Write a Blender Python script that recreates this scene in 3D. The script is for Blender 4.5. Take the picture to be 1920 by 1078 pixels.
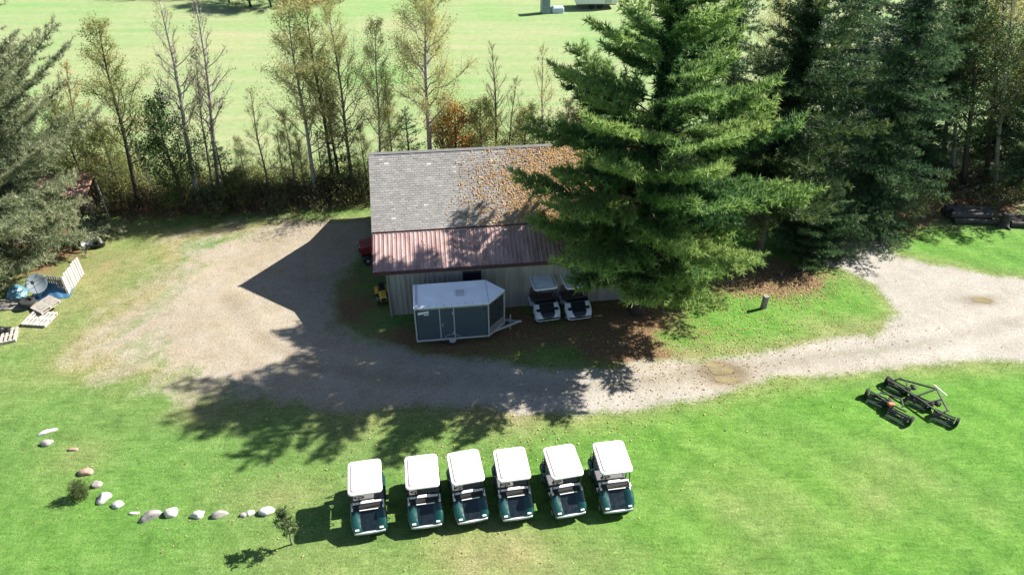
import bpy, bmesh, math, random
import numpy as np
from mathutils import Vector, Matrix

for o in list(bpy.data.objects): bpy.data.objects.remove(o)
sc = bpy.context.scene
C = sc.collection
R = math.radians

# ------------------------------------------------------------------ camera, sky, sun, exposure
CAM_H, PITCH, FPX = 21.0, R(36.0), 1350.0
cam = bpy.data.cameras.new('camera'); camo = bpy.data.objects.new('camera', cam); C.objects.link(camo)
camo.location = (0, 0, CAM_H); camo.rotation_euler = (math.pi/2 - PITCH, 0, 0)
cam.sensor_width = 36.0; cam.lens = 36.0*FPX/1920.0
cam.clip_start = 0.1; cam.clip_end = 3000
sc.camera = camo
SUN_AZ, SUN_EL = R(19.5), R(40.0)          # towards the sun, angle from +X in the ground plane, elevation
w = bpy.data.worlds.new('World'); sc.world = w; w.use_nodes = True
nt = w.node_tree; nt.nodes.clear()
sky = nt.nodes.new('ShaderNodeTexSky'); sky.sky_type = 'NISHITA'; sky.sun_disc = False
sky.sun_elevation = SUN_EL; sky.sun_rotation = math.pi/2 - SUN_AZ
sky.altitude = 200; sky.air_density = 1.0; sky.dust_density = 0.6; sky.ozone_density = 1.0
bg = nt.nodes.new('ShaderNodeBackground'); bg.inputs['Strength'].default_value = 0.05
wo = nt.nodes.new('ShaderNodeOutputWorld')
nt.links.new(sky.outputs[0], bg.inputs[0]); nt.links.new(bg.outputs[0], wo.inputs[0])
sl = bpy.data.lights.new('sun', 'SUN'); sl.energy = 4.6; sl.angle = R(0.53); sl.color = (1.0, 0.955, 0.88)
so = bpy.data.objects.new('sun', sl); C.objects.link(so)
sd = Vector((math.cos(SUN_EL)*math.cos(SUN_AZ), math.cos(SUN_EL)*math.sin(SUN_AZ), math.sin(SUN_EL)))
so.rotation_euler = sd.to_track_quat('Z', 'Y').to_euler(); so.location = sd*200
vs = sc.view_settings
vs.view_transform = 'Standard'; vs.look = 'None'; vs.gamma = 1.0; vs.exposure = 1.69; vs.use_curve_mapping = False
cy = sc.cycles
cy.max_bounces = 6; cy.diffuse_bounces = 3; cy.glossy_bounces = 3; cy.transmission_bounces = 4; cy.transparent_max_bounces = 6
cy.use_denoising = True; cy.caustics_reflective = False; cy.caustics_refractive = False
cy.sample_clamp_indirect = 6

# ------------------------------------------------------------------ helpers
sp_, cp_ = math.sin(PITCH), math.cos(PITCH)
def g(px, py, z=0.0):
    "point of the place at height z that the photograph shows at (px, py)"
    u = (px-960)/FPX; v = (py-539)/FPX
    d = Vector((u, cp_-v*sp_, -sp_-v*cp_))
    t = (CAM_H-z)/-d.z
    return Vector((0, 0, CAM_H)) + d*t
def height_to(base, py):
    "height of a thing standing at base whose tip the photograph shows at row py"
    v = (py-539)/FPX
    q = base.y*(sp_+v*cp_)/(cp_-v*sp_)
    return CAM_H - q

def linked(me, name, parent=None):
    o = bpy.data.objects.new(name, me); C.objects.link(o)
    if parent is not None: o.parent = parent
    return o
def tag(o, label=None, cat=None, group=None, kind=None):
    if label: o['label'] = label
    if cat: o['category'] = cat
    if group: o['group'] = group
    if kind: o['kind'] = kind
    return o
def thing(name, label, cat, loc=(0, 0, 0), rz=0.0, group=None):
    o = bpy.data.objects.new(name, None); C.objects.link(o)
    o.empty_display_size = 0.2
    o.location = loc; o.rotation_euler = (0, 0, rz)
    return tag(o, label, cat, group)
def copy_tree(o, parent=None):
    c = o.copy(); C.objects.link(c); c.parent = parent
    for ch in list(o.children): copy_tree(ch, c)
    return c

class MB:
    "collects shapes; build() links them as one mesh object"
    def __init__(s): s.v = []; s.f = []
    def raw(s, vs_, fs_):
        n = len(s.v); s.v += [tuple(x) for x in vs_]; s.f += [tuple(i+n for i in q) for q in fs_]; return s
    def box(s, c, size, rot=None):
        x, y, z = [k/2 for k in size]; c = Vector(c)
        pts = [Vector(p) for p in ((-x,-y,-z),(x,-y,-z),(x,y,-z),(-x,y,-z),(-x,-y,z),(x,-y,z),(x,y,z),(-x,y,z))]
        if rot is not None: pts = [rot @ p for p in pts]
        return s.raw([p+c for p in pts], [(3,2,1,0),(4,5,6,7),(0,1,5,4),(1,2,6,5),(2,3,7,6),(3,0,4,7)])
    def tube(s, pts, rad, n=6, cap=True):
        pts = [Vector(p) for p in pts]
        if not hasattr(rad, '__len__'): rad = [rad]*len(pts)
        vs_, fs_ = [], []
        prev = None
        for i, p in enumerate(pts):
            d = (pts[min(i+1, len(pts)-1)] - pts[max(i-1, 0)])
            d = d.normalized() if d.length > 1e-9 else Vector((0, 0, 1))
            if prev is None:
                a = Vector((0, 0, 1)) if abs(d.z) < 0.9 else Vector((1, 0, 0))
                e1 = d.cross(a).normalized()
            else:
                e1 = (prev - d*prev.dot(d)).normalized()
            prev = e1; e2 = d.cross(e1)
            for k in range(n):
                t = 2*math.pi*k/n
                vs_.append(p + (e1*math.cos(t)+e2*math.sin(t))*rad[i])
        for i in range(len(pts)-1):
            for k in range(n):
                a = i*n+k; b = i*n+(k+1) % n
                fs_.append((a, b, b+n, a+n))
        if cap:
            fs_.append(tuple(range(n-1, -1, -1))); fs_.append(tuple(range((len(pts)-1)*n, len(pts)*n)))
        return s.raw(vs_, fs_)
    def lathe(s, prof, axis='z', c=(0, 0, 0), n=16):
        "prof: (radius, height) pairs"
        vs_, fs_ = [], []; c = Vector(c)
        for r, h in prof:
            for k in range(n):
                t = 2*math.pi*k/n; a, b = r*math.cos(t), r*math.sin(t)
                p = {'z': (a, b, h), 'x': (h, a, b), 'y': (b, h, a)}[axis]
                vs_.append(c+Vector(p))
        for i in range(len(prof)-1):
            for k in range(n):
                a = i*n+k; b = i*n+(k+1) % n
                fs_.append((a, b, b+n, a+n))
        fs_.append(tuple(range(n-1, -1, -1))); fs_.append(tuple(range((len(prof)-1)*n, len(prof)*n)))
        return s.raw(vs_, fs_)
    def loft(s, secs, cap=True, closed=True):
        n = len(secs[0]); vs_ = [p for q in secs for p in q]; fs_ = []
        for i in range(len(secs)-1):
            for k in range(n if closed else n-1):
                a = i*n+k; b = i*n+(k+1) % n
                fs_.append((a, b, b+n, a+n))
        if cap:
            fs_.append(tuple(range(n-1, -1, -1))); fs_.append(tuple(range((len(secs)-1)*n, len(secs)*n)))
        return s.raw(vs_, fs_)
    def prism(s, poly, z0, z1):
        return s.loft([[(x, y, z0) for x, y in poly], [(x, y, z1) for x, y in poly]])
    def mesh(s, name, m=None, smooth=False):
        me = bpy.data.meshes.new(name); me.from_pydata(s.v, [], s.f)
        bm = bmesh.new(); bm.from_mesh(me); bmesh.ops.recalc_face_normals(bm, faces=bm.faces); bm.to_mesh(me); bm.free()
        if smooth: me.polygons.foreach_set('use_smooth', [True]*len(me.polygons))
        if m: me.materials.append(m)
        return me
    def build(s, name, m=None, parent=None, smooth=False, bevel=0.0, seg=2):
        o = linked(s.mesh(name, m, smooth), name, parent)
        if bevel:
            b = o.modifiers.new('bevel', 'BEVEL'); b.width = bevel; b.segments = seg; b.limit_method = 'ANGLE'; b.angle_limit = R(35)
            o.data.polygons.foreach_set('use_smooth', [True]*len(o.data.polygons))
            wn = o.modifiers.new('normals', 'WEIGHTED_NORMAL'); wn.keep_sharp = True
        return o

def fast_mesh(name, verts, k, m=None, attrs=None, smooth=False):
    "verts (F*k,3): F separate faces of k corners"
    verts = np.asarray(verts, dtype=np.float32).reshape(-1, 3); nv = len(verts); nf = nv//k
    me = bpy.data.meshes.new(name)
    me.vertices.add(nv); me.vertices.foreach_set('co', verts.ravel())
    me.loops.add(nv); me.loops.foreach_set('vertex_index', np.arange(nv, dtype=np.int32))
    me.polygons.add(nf); me.polygons.foreach_set('loop_start', np.arange(0, nv, k, dtype=np.int32))
    for a, val in (attrs or {}).items():
        at = me.attributes.new(a, 'FLOAT', 'FACE'); at.data.foreach_set('value', np.asarray(val, dtype=np.float32))
    me.update(calc_edges=True)
    if smooth: me.polygons.foreach_set('use_smooth', [True]*nf)
    if m: me.materials.append(m)
    return me
def grid_mesh(name, X, Y, Z, attrs, m, keep=None):
    ny, nx = X.shape
    co = np.stack([X, Y, Z], -1).reshape(-1, 3).astype(np.float32)
    idx = np.arange(ny*nx).reshape(ny, nx)
    q = np.stack([idx[:-1, :-1], idx[:-1, 1:], idx[1:, 1:], idx[1:, :-1]], -1).reshape(-1, 4)
    if keep is not None: q = q[keep.ravel()]
    used = np.unique(q); remap = -np.ones(len(co), dtype=np.int64); remap[used] = np.arange(len(used))
    co = co[used]; q = remap[q].astype(np.int32)
    me = bpy.data.meshes.new(name)
    me.vertices.add(len(co)); me.vertices.foreach_set('co', co.ravel())
    me.loops.add(q.size); me.loops.foreach_set('vertex_index', q.ravel())
    me.polygons.add(len(q)); me.polygons.foreach_set('loop_start', np.arange(0, q.size, 4, dtype=np.int32))
    for a, val in attrs.items():
        at = me.attributes.new(a, 'FLOAT', 'POINT'); at.data.foreach_set('value', val.ravel()[used].astype(np.float32))
    me.update(calc_edges=True); me.materials.append(m)
    me.polygons.foreach_set('use_smooth', [True]*len(q))
    return me

# numpy value noise
_tab = np.random.RandomState(5).rand(256, 256)
def vnoise(x, y, s, off=0.0):
    x = np.asarray(x)/s+off*17.3; y = np.asarray(y)/s+off*7.1
    xi = np.floor(x).astype(int); yi = np.floor(y).astype(int); fx = x-xi; fy = y-yi
    fx = fx*fx*(3-2*fx); fy = fy*fy*(3-2*fy)
    a = _tab[yi % 256, xi % 256]; b = _tab[yi % 256, (xi+1) % 256]; c = _tab[(yi+1) % 256, xi % 256]; d = _tab[(yi+1) % 256, (xi+1) % 256]
    return (a*(1-fx)+b*fx)*(1-fy)+(c*(1-fx)+d*fx)*fy
def fbm(x, y, s, oct=4, off=0.0):
    t = 0; amp = 1; tot = 0
    for k in range(oct):
        t = t+amp*vnoise(x, y, s/2**k, off+k); tot += amp; amp *= .55
    return t/tot
def sd_poly(X, Y, P):
    "signed distance, inside positive"
    P = np.array([(p[0], p[1]) for p in P]); d = np.full(X.shape, 1e9); ins = np.zeros(X.shape, bool)
    for i in range(len(P)):
        a = P[i]; b = P[(i+1) % len(P)]; e = b-a
        t = np.clip(((X-a[0])*e[0]+(Y-a[1])*e[1])/(e@e+1e-12), 0, 1)
        d = np.minimum(d, np.hypot(X-a[0]-t*e[0], Y-a[1]-t*e[1]))
        c = ((a[1] > Y) != (b[1] > Y))
        if abs(e[1]) > 1e-9:
            xi = a[0]+(Y-a[1])/e[1]*e[0]; ins ^= c & (X < xi)
    return np.where(ins, d, -d)
def sstep(a, b, x):
    t = np.clip((x-a)/(b-a), 0, 1); return t*t*(3-2*t)

# ------------------------------------------------------------------ materials
MATS = {}
class NT:
    def __init__(s, name):
        s.m = bpy.data.materials.new(name); s.m.use_nodes = True; s.t = s.m.node_tree; s.t.nodes.clear()
        s.out = s.n('ShaderNodeOutputMaterial')
    def n(s, typ, **kw):
        x = s.t.nodes.new(typ)
        for k, v in kw.items(): setattr(x, k, v)
        return x
    def l(s, a, b): s.t.links.new(a, b)
    def attr(s, name): return s.n('ShaderNodeAttribute', attribute_name=name).outputs['Fac']
    def noise(s, scale, detail=4, rough=.55, vec=None, dist=0.0):
        x = s.n('ShaderNodeTexNoise'); x.inputs['Scale'].default_value = scale; x.inputs['Detail'].default_value = detail
        x.inputs['Roughness'].default_value = rough; x.inputs['Distortion'].default_value = dist
        if vec is not None: s.l(vec, x.inputs['Vector'])
        return x.outputs['Fac']
    def ramp(s, fac, stops):
        x = s.n('ShaderNodeValToRGB'); e = x.color_ramp.elements
        while len(e) > len(stops): e.remove(e[-1])
        while len(e) < len(stops): e.new(0.5)
        for k, (p, c) in enumerate(stops):
            e[k].position = p; e[k].color = (*c, 1) if hasattr(c, '__len__') else (c, c, c, 1)
        s.l(fac, x.inputs[0]); return x.outputs[0]
    def mix(s, fac, a, b, blend='MIX'):
        x = s.n('ShaderNodeMix', data_type='RGBA', blend_type=blend)
        for i, val in ((0, fac), (6, a), (7, b)):
            if hasattr(val, 'is_linked') or isinstance(val, bpy.types.NodeSocket): s.l(val, x.inputs[i])
            elif hasattr(val, '__len__'): x.inputs[i].default_value = (*val, 1)
            else: x.inputs[i].default_value = val if i == 0 else (val, val, val, 1)
        return x.outputs[2]
    def math(s, op, a, b=0.0):
        x = s.n('ShaderNodeMath', operation=op)
        for i, val in ((0, a), (1, b)):
            if isinstance(val, bpy.types.NodeSocket): s.l(val, x.inputs[i])
            else: x.inputs[i].default_value = val
        return x.outputs[0]
    def bsdf(s, color, rough=.6, metal=0.0, spec=.5, coat=0.0, normal=None):
        x = s.n('ShaderNodeBsdfPrincipled')
        for k, val in (('Base Color', color), ('Roughness', rough), ('Metallic', metal), ('Specular IOR Level', spec), ('Coat Weight', coat)):
            if isinstance(val, bpy.types.NodeSocket): s.l(val, x.inputs[k])
            elif hasattr(val, '__len__'): x.inputs[k].default_value = (*val, 1)
            else: x.inputs[k].default_value = val
        if normal is not None: s.l(normal, x.inputs['Normal'])
        return x
    def bump(s, h, strength=.5, dist=.02):
        x = s.n('ShaderNodeBump'); x.inputs['Strength'].default_value = strength; x.inputs['Distance'].default_value = dist
        s.l(h, x.inputs['Height']); return x.outputs[0]
    def done(s, sh): s.l(sh.outputs[0], s.out.inputs[0]); return s.m

def M(name, col, rough=.6, metal=0.0, var=.15, scale=6.0, bump=0.0, bscale=40.0, spec=.5, coat=0.0, col2=None, stretch=None):
    "painted / plain surface with uneven colour, wear and fine relief"
    if name in MATS: return MATS[name]
    n = NT(name); tc = n.n('ShaderNodeTexCoord').outputs['Object']
    if stretch:
        mp = n.n('ShaderNodeMapping'); mp.inputs['Scale'].default_value = stretch; n.l(tc, mp.inputs[0]); tc = mp.outputs[0]
    a = n.noise(scale, 5, .6, tc)
    lo = tuple(c*(1-var) for c in col); hi = tuple(min(1, c*(1+var)) for c in (col2 or col))
    c = n.ramp(a, [(.3, lo), (.7, hi)])
    rr = n.ramp(n.noise(scale*2.3, 4, .6, tc), [(.3, max(0, rough-.1)), (.7, min(1, rough+.12))])
    nm = n.bump(n.noise(bscale, 5, .6, tc), bump, .02) if bump else None
    MATS[name] = n.done(n.bsdf(c, rr, metal, spec, coat, nm)); return MATS[name]

def foliage(name, cols, trans=.35, rough=.55):
    n = NT(name)
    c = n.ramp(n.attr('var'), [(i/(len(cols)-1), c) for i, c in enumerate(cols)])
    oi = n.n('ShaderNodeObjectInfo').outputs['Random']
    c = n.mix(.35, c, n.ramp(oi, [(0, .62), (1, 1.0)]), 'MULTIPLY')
    b = n.bsdf(c, rough, 0, .3)
    t = n.n('ShaderNodeBsdfTranslucent'); n.l(c, t.inputs[0])
    mx = n.n('ShaderNodeMixShader'); mx.inputs[0].default_value = trans
    n.l(b.outputs[0], mx.inputs[1]); n.l(t.outputs[0], mx.inputs[2])
    MATS[name] = n.done(mx); return MATS[name]

def ground_material():
    n = NT('lawn_and_gravel')
    pos = n.n('ShaderNodeNewGeometry').outputs['Position']
    gr, dry, lit, fld, lush = [n.attr(a) for a in ('gravel', 'dry', 'litter', 'field', 'lush')]
    big = n.noise(.28, 4, .6, pos); mid = n.noise(1.7, 5, .65, pos, .4); fine = n.noise(11, 5, .75, pos, .6); tiny = n.noise(34, 3, .7, pos)
    # streaks left by the mower
    mp = n.n('ShaderNodeMapping'); mp.inputs['Scale'].default_value = (1.3, 7.5, 1); mp.inputs['Rotation'].default_value = (0, 0, R(38)); n.l(pos, mp.inputs[0])
    streak = n.noise(1.0, 4, .6, mp.outputs[0], .3)
    g1 = n.ramp(mid, [(.25, (.068, .135, .030)), (.5, (.102, .190, .046)), (.75, (.150, .238, .072))])
    g2 = n.ramp(mid, [(.25, (.056, .150, .018)), (.5, (.088, .212, .027)), (.75, (.130, .255, .046))])
    grass = n.mix(lush, g1, g2)
    grass = n.mix(n.math('MULTIPLY', dry, n.ramp(fine, [(.25, .45), (.62, 1.0)])), grass, n.ramp(mid, [(.25, (.185, .165, .075)), (.75, (.31, .255, .135))]))
    grass = n.mix(.55, grass, n.ramp(big, [(.3, (.72, .80, .74)), (.7, (1.12, 1.06, 1.0))]), 'MULTIPLY')
    grass = n.mix(.55, grass, n.ramp(streak, [(.3, .68), (.7, 1.28)]), 'MULTIPLY')
    wv = n.n('ShaderNodeTexWave', bands_direction='X'); wv.inputs['Scale'].default_value = .16; wv.inputs['Distortion'].default_value = 2.2; wv.inputs['Detail'].default_value = 2; wv.inputs['Detail Scale'].default_value = .8
    mpw = n.n('ShaderNodeMapping'); mpw.inputs['Rotation'].default_value = (0, 0, R(-47)); n.l(pos, mpw.inputs[0]); n.l(mpw.outputs[0], wv.inputs['Vector'])
    grass = n.mix(n.math('MULTIPLY', lush, .55), grass, n.ramp(wv.outputs['Fac'], [(.2, (.86, .90, .9)), (.8, (1.18, 1.09, 1.35))]), 'MULTIPLY')
    grass = n.mix(.80, grass, n.ramp(fine, [(.28, .45), (.5, .98), (.74, 1.5)]), 'MULTIPLY')
    grass = n.mix(.70, grass, n.ramp(tiny, [(.3, .5), (.7, 1.5)]), 'MULTIPLY')
    # meadow beyond the trees
    mp2 = n.n('ShaderNodeMapping'); mp2.inputs['Scale'].default_value = (.05, .75, 1); n.l(pos, mp2.inputs[0])
    band = n.noise(1.0, 4, .6, mp2.outputs[0], .2)
    mead = n.ramp(band, [(.2, (.150, .262, .098)), (.42, (.205, .275, .118)), (.6, (.245, .280, .138)), (.85, (.285, .275, .165))])
    wv2 = n.n('ShaderNodeTexWave', bands_direction='Y'); wv2.inputs['Scale'].default_value = .11; wv2.inputs['Distortion'].default_value = 6.0; wv2.inputs['Detail'].default_value = 2; n.l(pos, wv2.inputs['Vector'])
    mead = n.mix(.25, mead, n.ramp(wv2.outputs['Fac'], [(.3, (.90, .95, .9)), (.7, (1.07, 1.04, 1.05))]), 'MULTIPLY')
    bigf = n.noise(.055, 3, .5, pos)
    mead = n.mix(.8, mead, n.ramp(bigf, [(.36, (.72, .98, .72)), (.5, (1, 1, 1)), (.66, (1.16, 1.02, 1.12))]), 'MULTIPLY')
    mead = n.mix(.5, mead, n.ramp(mid, [(.3, .78), (.7, 1.15)]), 'MULTIPLY')
    mead = n.mix(.5, mead, n.ramp(fine, [(.3, .6), (.7, 1.35)]), 'MULTIPLY')
    grass = n.mix(fld, grass, mead)
    # gravel
    vor = n.n('ShaderNodeTexVoronoi'); vor.inputs['Scale'].default_value = 22; n.l(pos, vor.inputs['Vector'])
    gv = n.ramp(fine, [(.25, (.245, .23, .205)), (.55, (.355, .338, .306)), (.8, (.445, .426, .39))])
    gd = n.ramp(fine, [(.25, (.205, .170, .120)), (.55, (.315, .268, .198)), (.8, (.41, .36, .28))])
    gv = n.mix(n.attr('dirt'), gv, gd)
    gv = n.mix(.8, gv, n.ramp(n.attr('rut'), [(0, (.70, .68, .62)), (.5, (1, 1, 1)), (1, (1.16, 1.15, 1.13))]), 'MULTIPLY')
    gv = n.mix(n.attr('wet'), gv, (.62, .56, .46), 'MULTIPLY')
    gv = n.mix(.5, gv, n.ramp(big, [(.3, (.80, .78, .74)), (.7, (1.1, 1.1, 1.1))]), 'MULTIPLY')
    gv = n.mix(.5, gv, n.ramp(vor.outputs['Distance'], [(.1, 1.25), (.7, .65)]), 'MULTIPLY')
    gv = n.mix(.6, gv, n.ramp(mid, [(.25, (.74, .70, .63)), (.7, (1.08, 1.06, 1.04))]), 'MULTIPLY')
    gv = n.mix(.5, gv, n.ramp(tiny, [(.3, .62), (.7, 1.32)]), 'MULTIPLY')
    # fallen needles, leaves and bare earth
    lt = n.ramp(fine, [(.25, (.060, .035, .020)), (.5, (.155, .095, .050)), (.72, (.290, .190, .105))])
    lt = n.mix(.6, lt, n.ramp(tiny, [(.3, .55), (.7, 1.5)]), 'MULTIPLY')
    def edge(a, amt=.55):
        x = n.math('ADD', a, n.math('MULTIPLY', n.math('SUBTRACT', fine, .5), amt))
        x = n.math('ADD', x, n.math('MULTIPLY', n.math('SUBTRACT', mid, .5), amt))
        return n.ramp(x, [(.28, 0.0), (.72, 1.0)])
    col = n.mix(edge(lit, .9), grass, lt)
    ge = edge(gr)
    col = n.mix(ge, col, gv)
    h = n.math('ADD', n.math('MULTIPLY', fine, 1.0), n.math('MULTIPLY', tiny, .55))
    bm = n.n('ShaderNodeBump'); bm.inputs['Distance'].default_value = .05; n.l(h, bm.inputs['Height'])
    n.l(n.ramp(ge, [(0, .85), (1, .5)]), bm.inputs['Strength'])
    return n.done(n.bsdf(col, .9, 0, .15, 0, bm.outputs[0]))

# ------------------------------------------------------------------ ground, driveway, puddles
DRIVE = [(690,412),(640,416),(560,418),(430,434),(330,450),(330,480),(325,520),(285,560),(225,605),(180,650),(200,676),(260,690),(320,700),(400,722),(480,746),(560,757),(640,762),
 (800,764),(900,756),(980,770),(1060,778),(1150,768),(1300,742),(1380,726),(1450,712),(1560,697),(1650,688),(1800,681),(1920,676),(2150,668),
 (2150,540),(1920,527),(1850,517),(1760,500),(1690,484),(1650,472),(1660,455),(1600,425),(1540,440),(1525,478),(1560,500),(1640,537),(1668,558),(1688,590),(1668,612),(1640,628),
 (1580,641),(1450,655),(1330,666),(1270,672),(1150,692),(1050,690),(900,676),(790,664),(720,640),(660,628),(625,612),(622,580),(640,540),(662,480),(690,440)]
DP = [g(x, y) for x, y in DRIVE]
TRACK = [g(*p) for p in ((430,560),(500,640),(600,692),(760,712),(900,716),(1060,732),(1200,716),(1340,700),(1500,676),(1640,655),(1760,640),(1900,605),(2100,590))]
def blob(X, Y, c, rx, ry, ang=0.0):
    dx, dy = X-c.x, Y-c.y; a = math.cos(ang); b = math.sin(ang)
    return np.exp(-(((dx*a+dy*b)/rx)**2+((-dx*b+dy*a)/ry)**2))
def masks(X, Y):
    n1 = fbm(X, Y, 3.0, 4, 1)-.5; n2 = fbm(X, Y, .9, 4, 2)-.5
    sd = sd_poly(X, Y, DP)
    soft = .5+3.4*blob(X, Y, g(240, 580), 7.0, 9.0)
    n3 = fbm(X*.6+Y*.8, (Y*.6-X*.8)*2.2, 1.6, 4, 12)-.5
    gr = np.clip(.5+(sd+n1*1.5*np.minimum(soft, 1.8)+n2*.6+n3*2.2*np.clip(soft-.6, 0, 1.6))/soft*.5, 0, 1)
    gr = np.where(gr > .5, gr, gr*1.0)
    # worn grass spreading over the yard at its left end, in front of the shed and along the middle of the track
    gr *= 1-.60*blob(X, Y, g(330, 470), 4.0, 2.2)*sstep(-.2, .25, n1+n2)
    gr *= 1-.52*blob(X, Y, g(1610, 660), 2.2, .35, .05)*sstep(-.2, .3, n2)
    gr *= 1-.5*blob(X, Y, g(670, 560), 1.6, 2.6)*sstep(-.25, .2, n2)
    dry = np.zeros_like(X)
    for (px, py, rx, ry, a) in ((850,800,4.5,1.2,.7),(300,470,5,2.4,.9),(160,660,4,2.5,.9),(200,560,4,2.5,.5),(1000,1060,7,1.6,.75),(1350,960,5,2.2,.35),(1620,900,4.0,2.2,.4),(420,780,2.2,.8,.9),
                                (60,640,3,2,.6),(850,1040,5,1.3,.5),(520,930,3,.9,.35),(1330,660,2.2,.6,.7),(230,440,3.5,1.5,.5),(760,850,2.2,.7,.5),(130,850,1.6,1.0,.35),(700,800,3,.7,.5),(1610,660,3,.8,.9),(220,540,5,5,.95),(120,620,3.5,3,.8),(420,440,6,1.4,.8),(1560,610,3,.8,.3)):
        dry = np.maximum(dry, a*blob(X, Y, g(px, py), rx, ry))
    dry = np.clip(dry*(.72+2.0*n1)+.25*np.clip(n1, 0, 1)+.55*np.exp(-(sd/.8)**2)*(sd < .3), 0, 1)
    lit = np.zeros_like(X)
    for (px, py, rx, ry, a) in ((1200,600,5.0,2.6,.75),(1430,520,3.4,2.0,1.0),(1180,660,3.2,1.0,.85),(1620,400,6,2.6,.75),(1820,370,7,3.5,.8),(1000,620,5,2.0,1.0),(820,640,4.5,1.6,.85),(665,560,2.2,3.0,.62),(1120,640,4,1.6,1.0),(60,480,4,4,.7),(300,385,10,1.6,.8),(520,372,9,1.5,.85),(420,360,12,1.6,.7),(1000,310,9,2,.5),(1500,360,8,5,.7)):
        lit = np.maximum(lit, a*blob(X, Y, g(px, py), rx, ry))
    lit = np.clip(lit*(1+1.6*n1+.8*n2), 0, 1)*(1-sstep(.3, .7, gr)*.85)
    fld = sstep(39.0, 43.5, Y+.18*np.abs(X+5)*(X > 8)+n1*3)
    lush = sstep(-9, 7, X+n1*8)*(1-.5*sstep(13.5, 11.5, Y))
    lush = np.maximum(lush, .55*blob(X, Y, g(150, 1000), 6, 3.5))
    dc = np.full(X.shape, 99.0)
    for a, b in zip(TRACK[:-1], TRACK[1:]):
        ex, ey = b.x-a.x, b.y-a.y; t = np.clip(((X-a.x)*ex+(Y-a.y)*ey)/(ex*ex+ey*ey), 0, 1); dc = np.minimum(dc, np.hypot(X-a.x-t*ex, Y-a.y-t*ey))
    wob = .25*n1+.1*n2
    rut = .5+.5*np.exp(-((dc-.78+wob)/.26)**2)*(.6+n2)-.34*np.exp(-((dc+wob)/.34)**2)*(.7+1.2*n2)
    dirt = np.clip(sstep(3, -9, X+n1*6)*(.75+n2*.8)+.5*blob(X, Y, g(1330, 690), 5, 1.5)*(1+n1), 0, 1)
    return dict(gravel=gr, dry=dry, litter=lit, field=fld, lush=lush, dirt=dirt, rut=np.clip(rut, 0, 1), wet=np.clip(sum(blob(X, Y, g(*p), 1.0, .42) for p in ((1338,684),(1354,695),(1366,713),(1842,563)))*(1.1+1.5*n2), 0, 1)), sd
GM = ground_material()
def axis(a, b, step, far, ratio=1.16):
    c = list(np.arange(a, b+step/2, step)); lo, hi = [], []
    s = step; x = c[-1]
    while x < far: s *= ratio; x += s; hi.append(x)
    s = step; x = c[0]
    while x > -far: s *= ratio; x -= s; lo.append(x)
    return np.array(lo[::-1]+c+hi)
xs = axis(-33, 38, .22, 900); ys = axis(8, 46, .22, 900)
X, Y = np.meshgrid(xs, ys); at, _ = masks(X, Y)
tag(linked(grid_mesh('ground', X, Y, np.zeros_like(X), at, GM), 'ground'), 'mown green lawn and pale meadow round the shed', 'lawn', kind='structure')
xs = np.arange(-28, 42, .11); ys = np.arange(17, 40, .11)
X, Y = np.meshgrid(xs, ys); at, sdv = masks(X, Y)
cell = (sdv[:-1, :-1] > -.9) & (at['gravel'][:-1, :-1] > .27)
tag(linked(grid_mesh('gravel_driveway', X, Y, np.full_like(X, .006), at, GM, cell), 'gravel_driveway'), 'pale gravel driveway curving past the shed to an open yard', 'driveway', kind='structure')
mud = M('muddy_water', (.20, .165, .095), .14, 0, .25, 2.0, spec=.5)
for px, py, rx, ry, sdn in ((1338,684,.42,.22,1), (1354,695,.5,.24,4), (1366,713,.55,.2,2), (1842,563,.45,.2,3)):
    c = g(px, py); rg = np.random.RandomState(sdn); ph = rg.rand(3)*6
    poly = []
    for k in range(26):
        t = 2*math.pi*k/26; q = 1+.1*math.sin(2*t+ph[0])+.09*math.sin(3*t+ph[1])+.05*math.sin(5*t+ph[2])
        poly.append((c.x+rx*q*math.cos(t), c.y+ry*1.15*q*math.sin(t)))
    z = .011+.002*sdn
    tag(MB().raw([(x, y, z) for x, y in poly], [tuple(range(26))]).build('puddle', mud), 'shallow muddy puddle in the gravel driveway', 'puddle', kind='structure')

# ------------------------------------------------------------------ the long shed
BA = R(6.5); BL = 14.3
shed = thing('storage_shed', 'long beige metal shed with grey shingled gable and dusty red metal lean-to roof', 'shed', (-6.19, 26.40, 0), BA)
E0, E1, E2 = (0.0, 2.63), (2.08, 3.47), (5.05, 5.94)       # eave, break, ridge: (depth, height)
DEPTH = 10.1
siding = M('beige_siding', (.265, .25, .235), .5, 0, .14, 1.2, .05, 60, col2=(.30, .285, .265), stretch=(2.5, 2.5, .35))
trim_dk = M('dark_red_trim', (.075, .030, .034), .5, 0, .2, 4)
red_metal = M('dusty_red_metal', (.265, .155, .145), .55, .1, .2, 1.3, .03, 50, col2=(.33, .235, .22), stretch=(2.6, .5, .5))
def ribbed(length, height, pitch=.225, depth=.022, t=.006):
    "ribbed sheet in the XZ plane, x 0..length, ribs towards -y"
    pr = [(0, 0)]; x = 0
    k = 0
    while True:
        a = (k+.5)*pitch
        if a+.06 > length: break
        pr += [(a-.045, 0), (a-.022, -depth), (a+.022, -depth), (a+.045, 0)]; k += 1
    pr.append((length, 0))
    return pr
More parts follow.
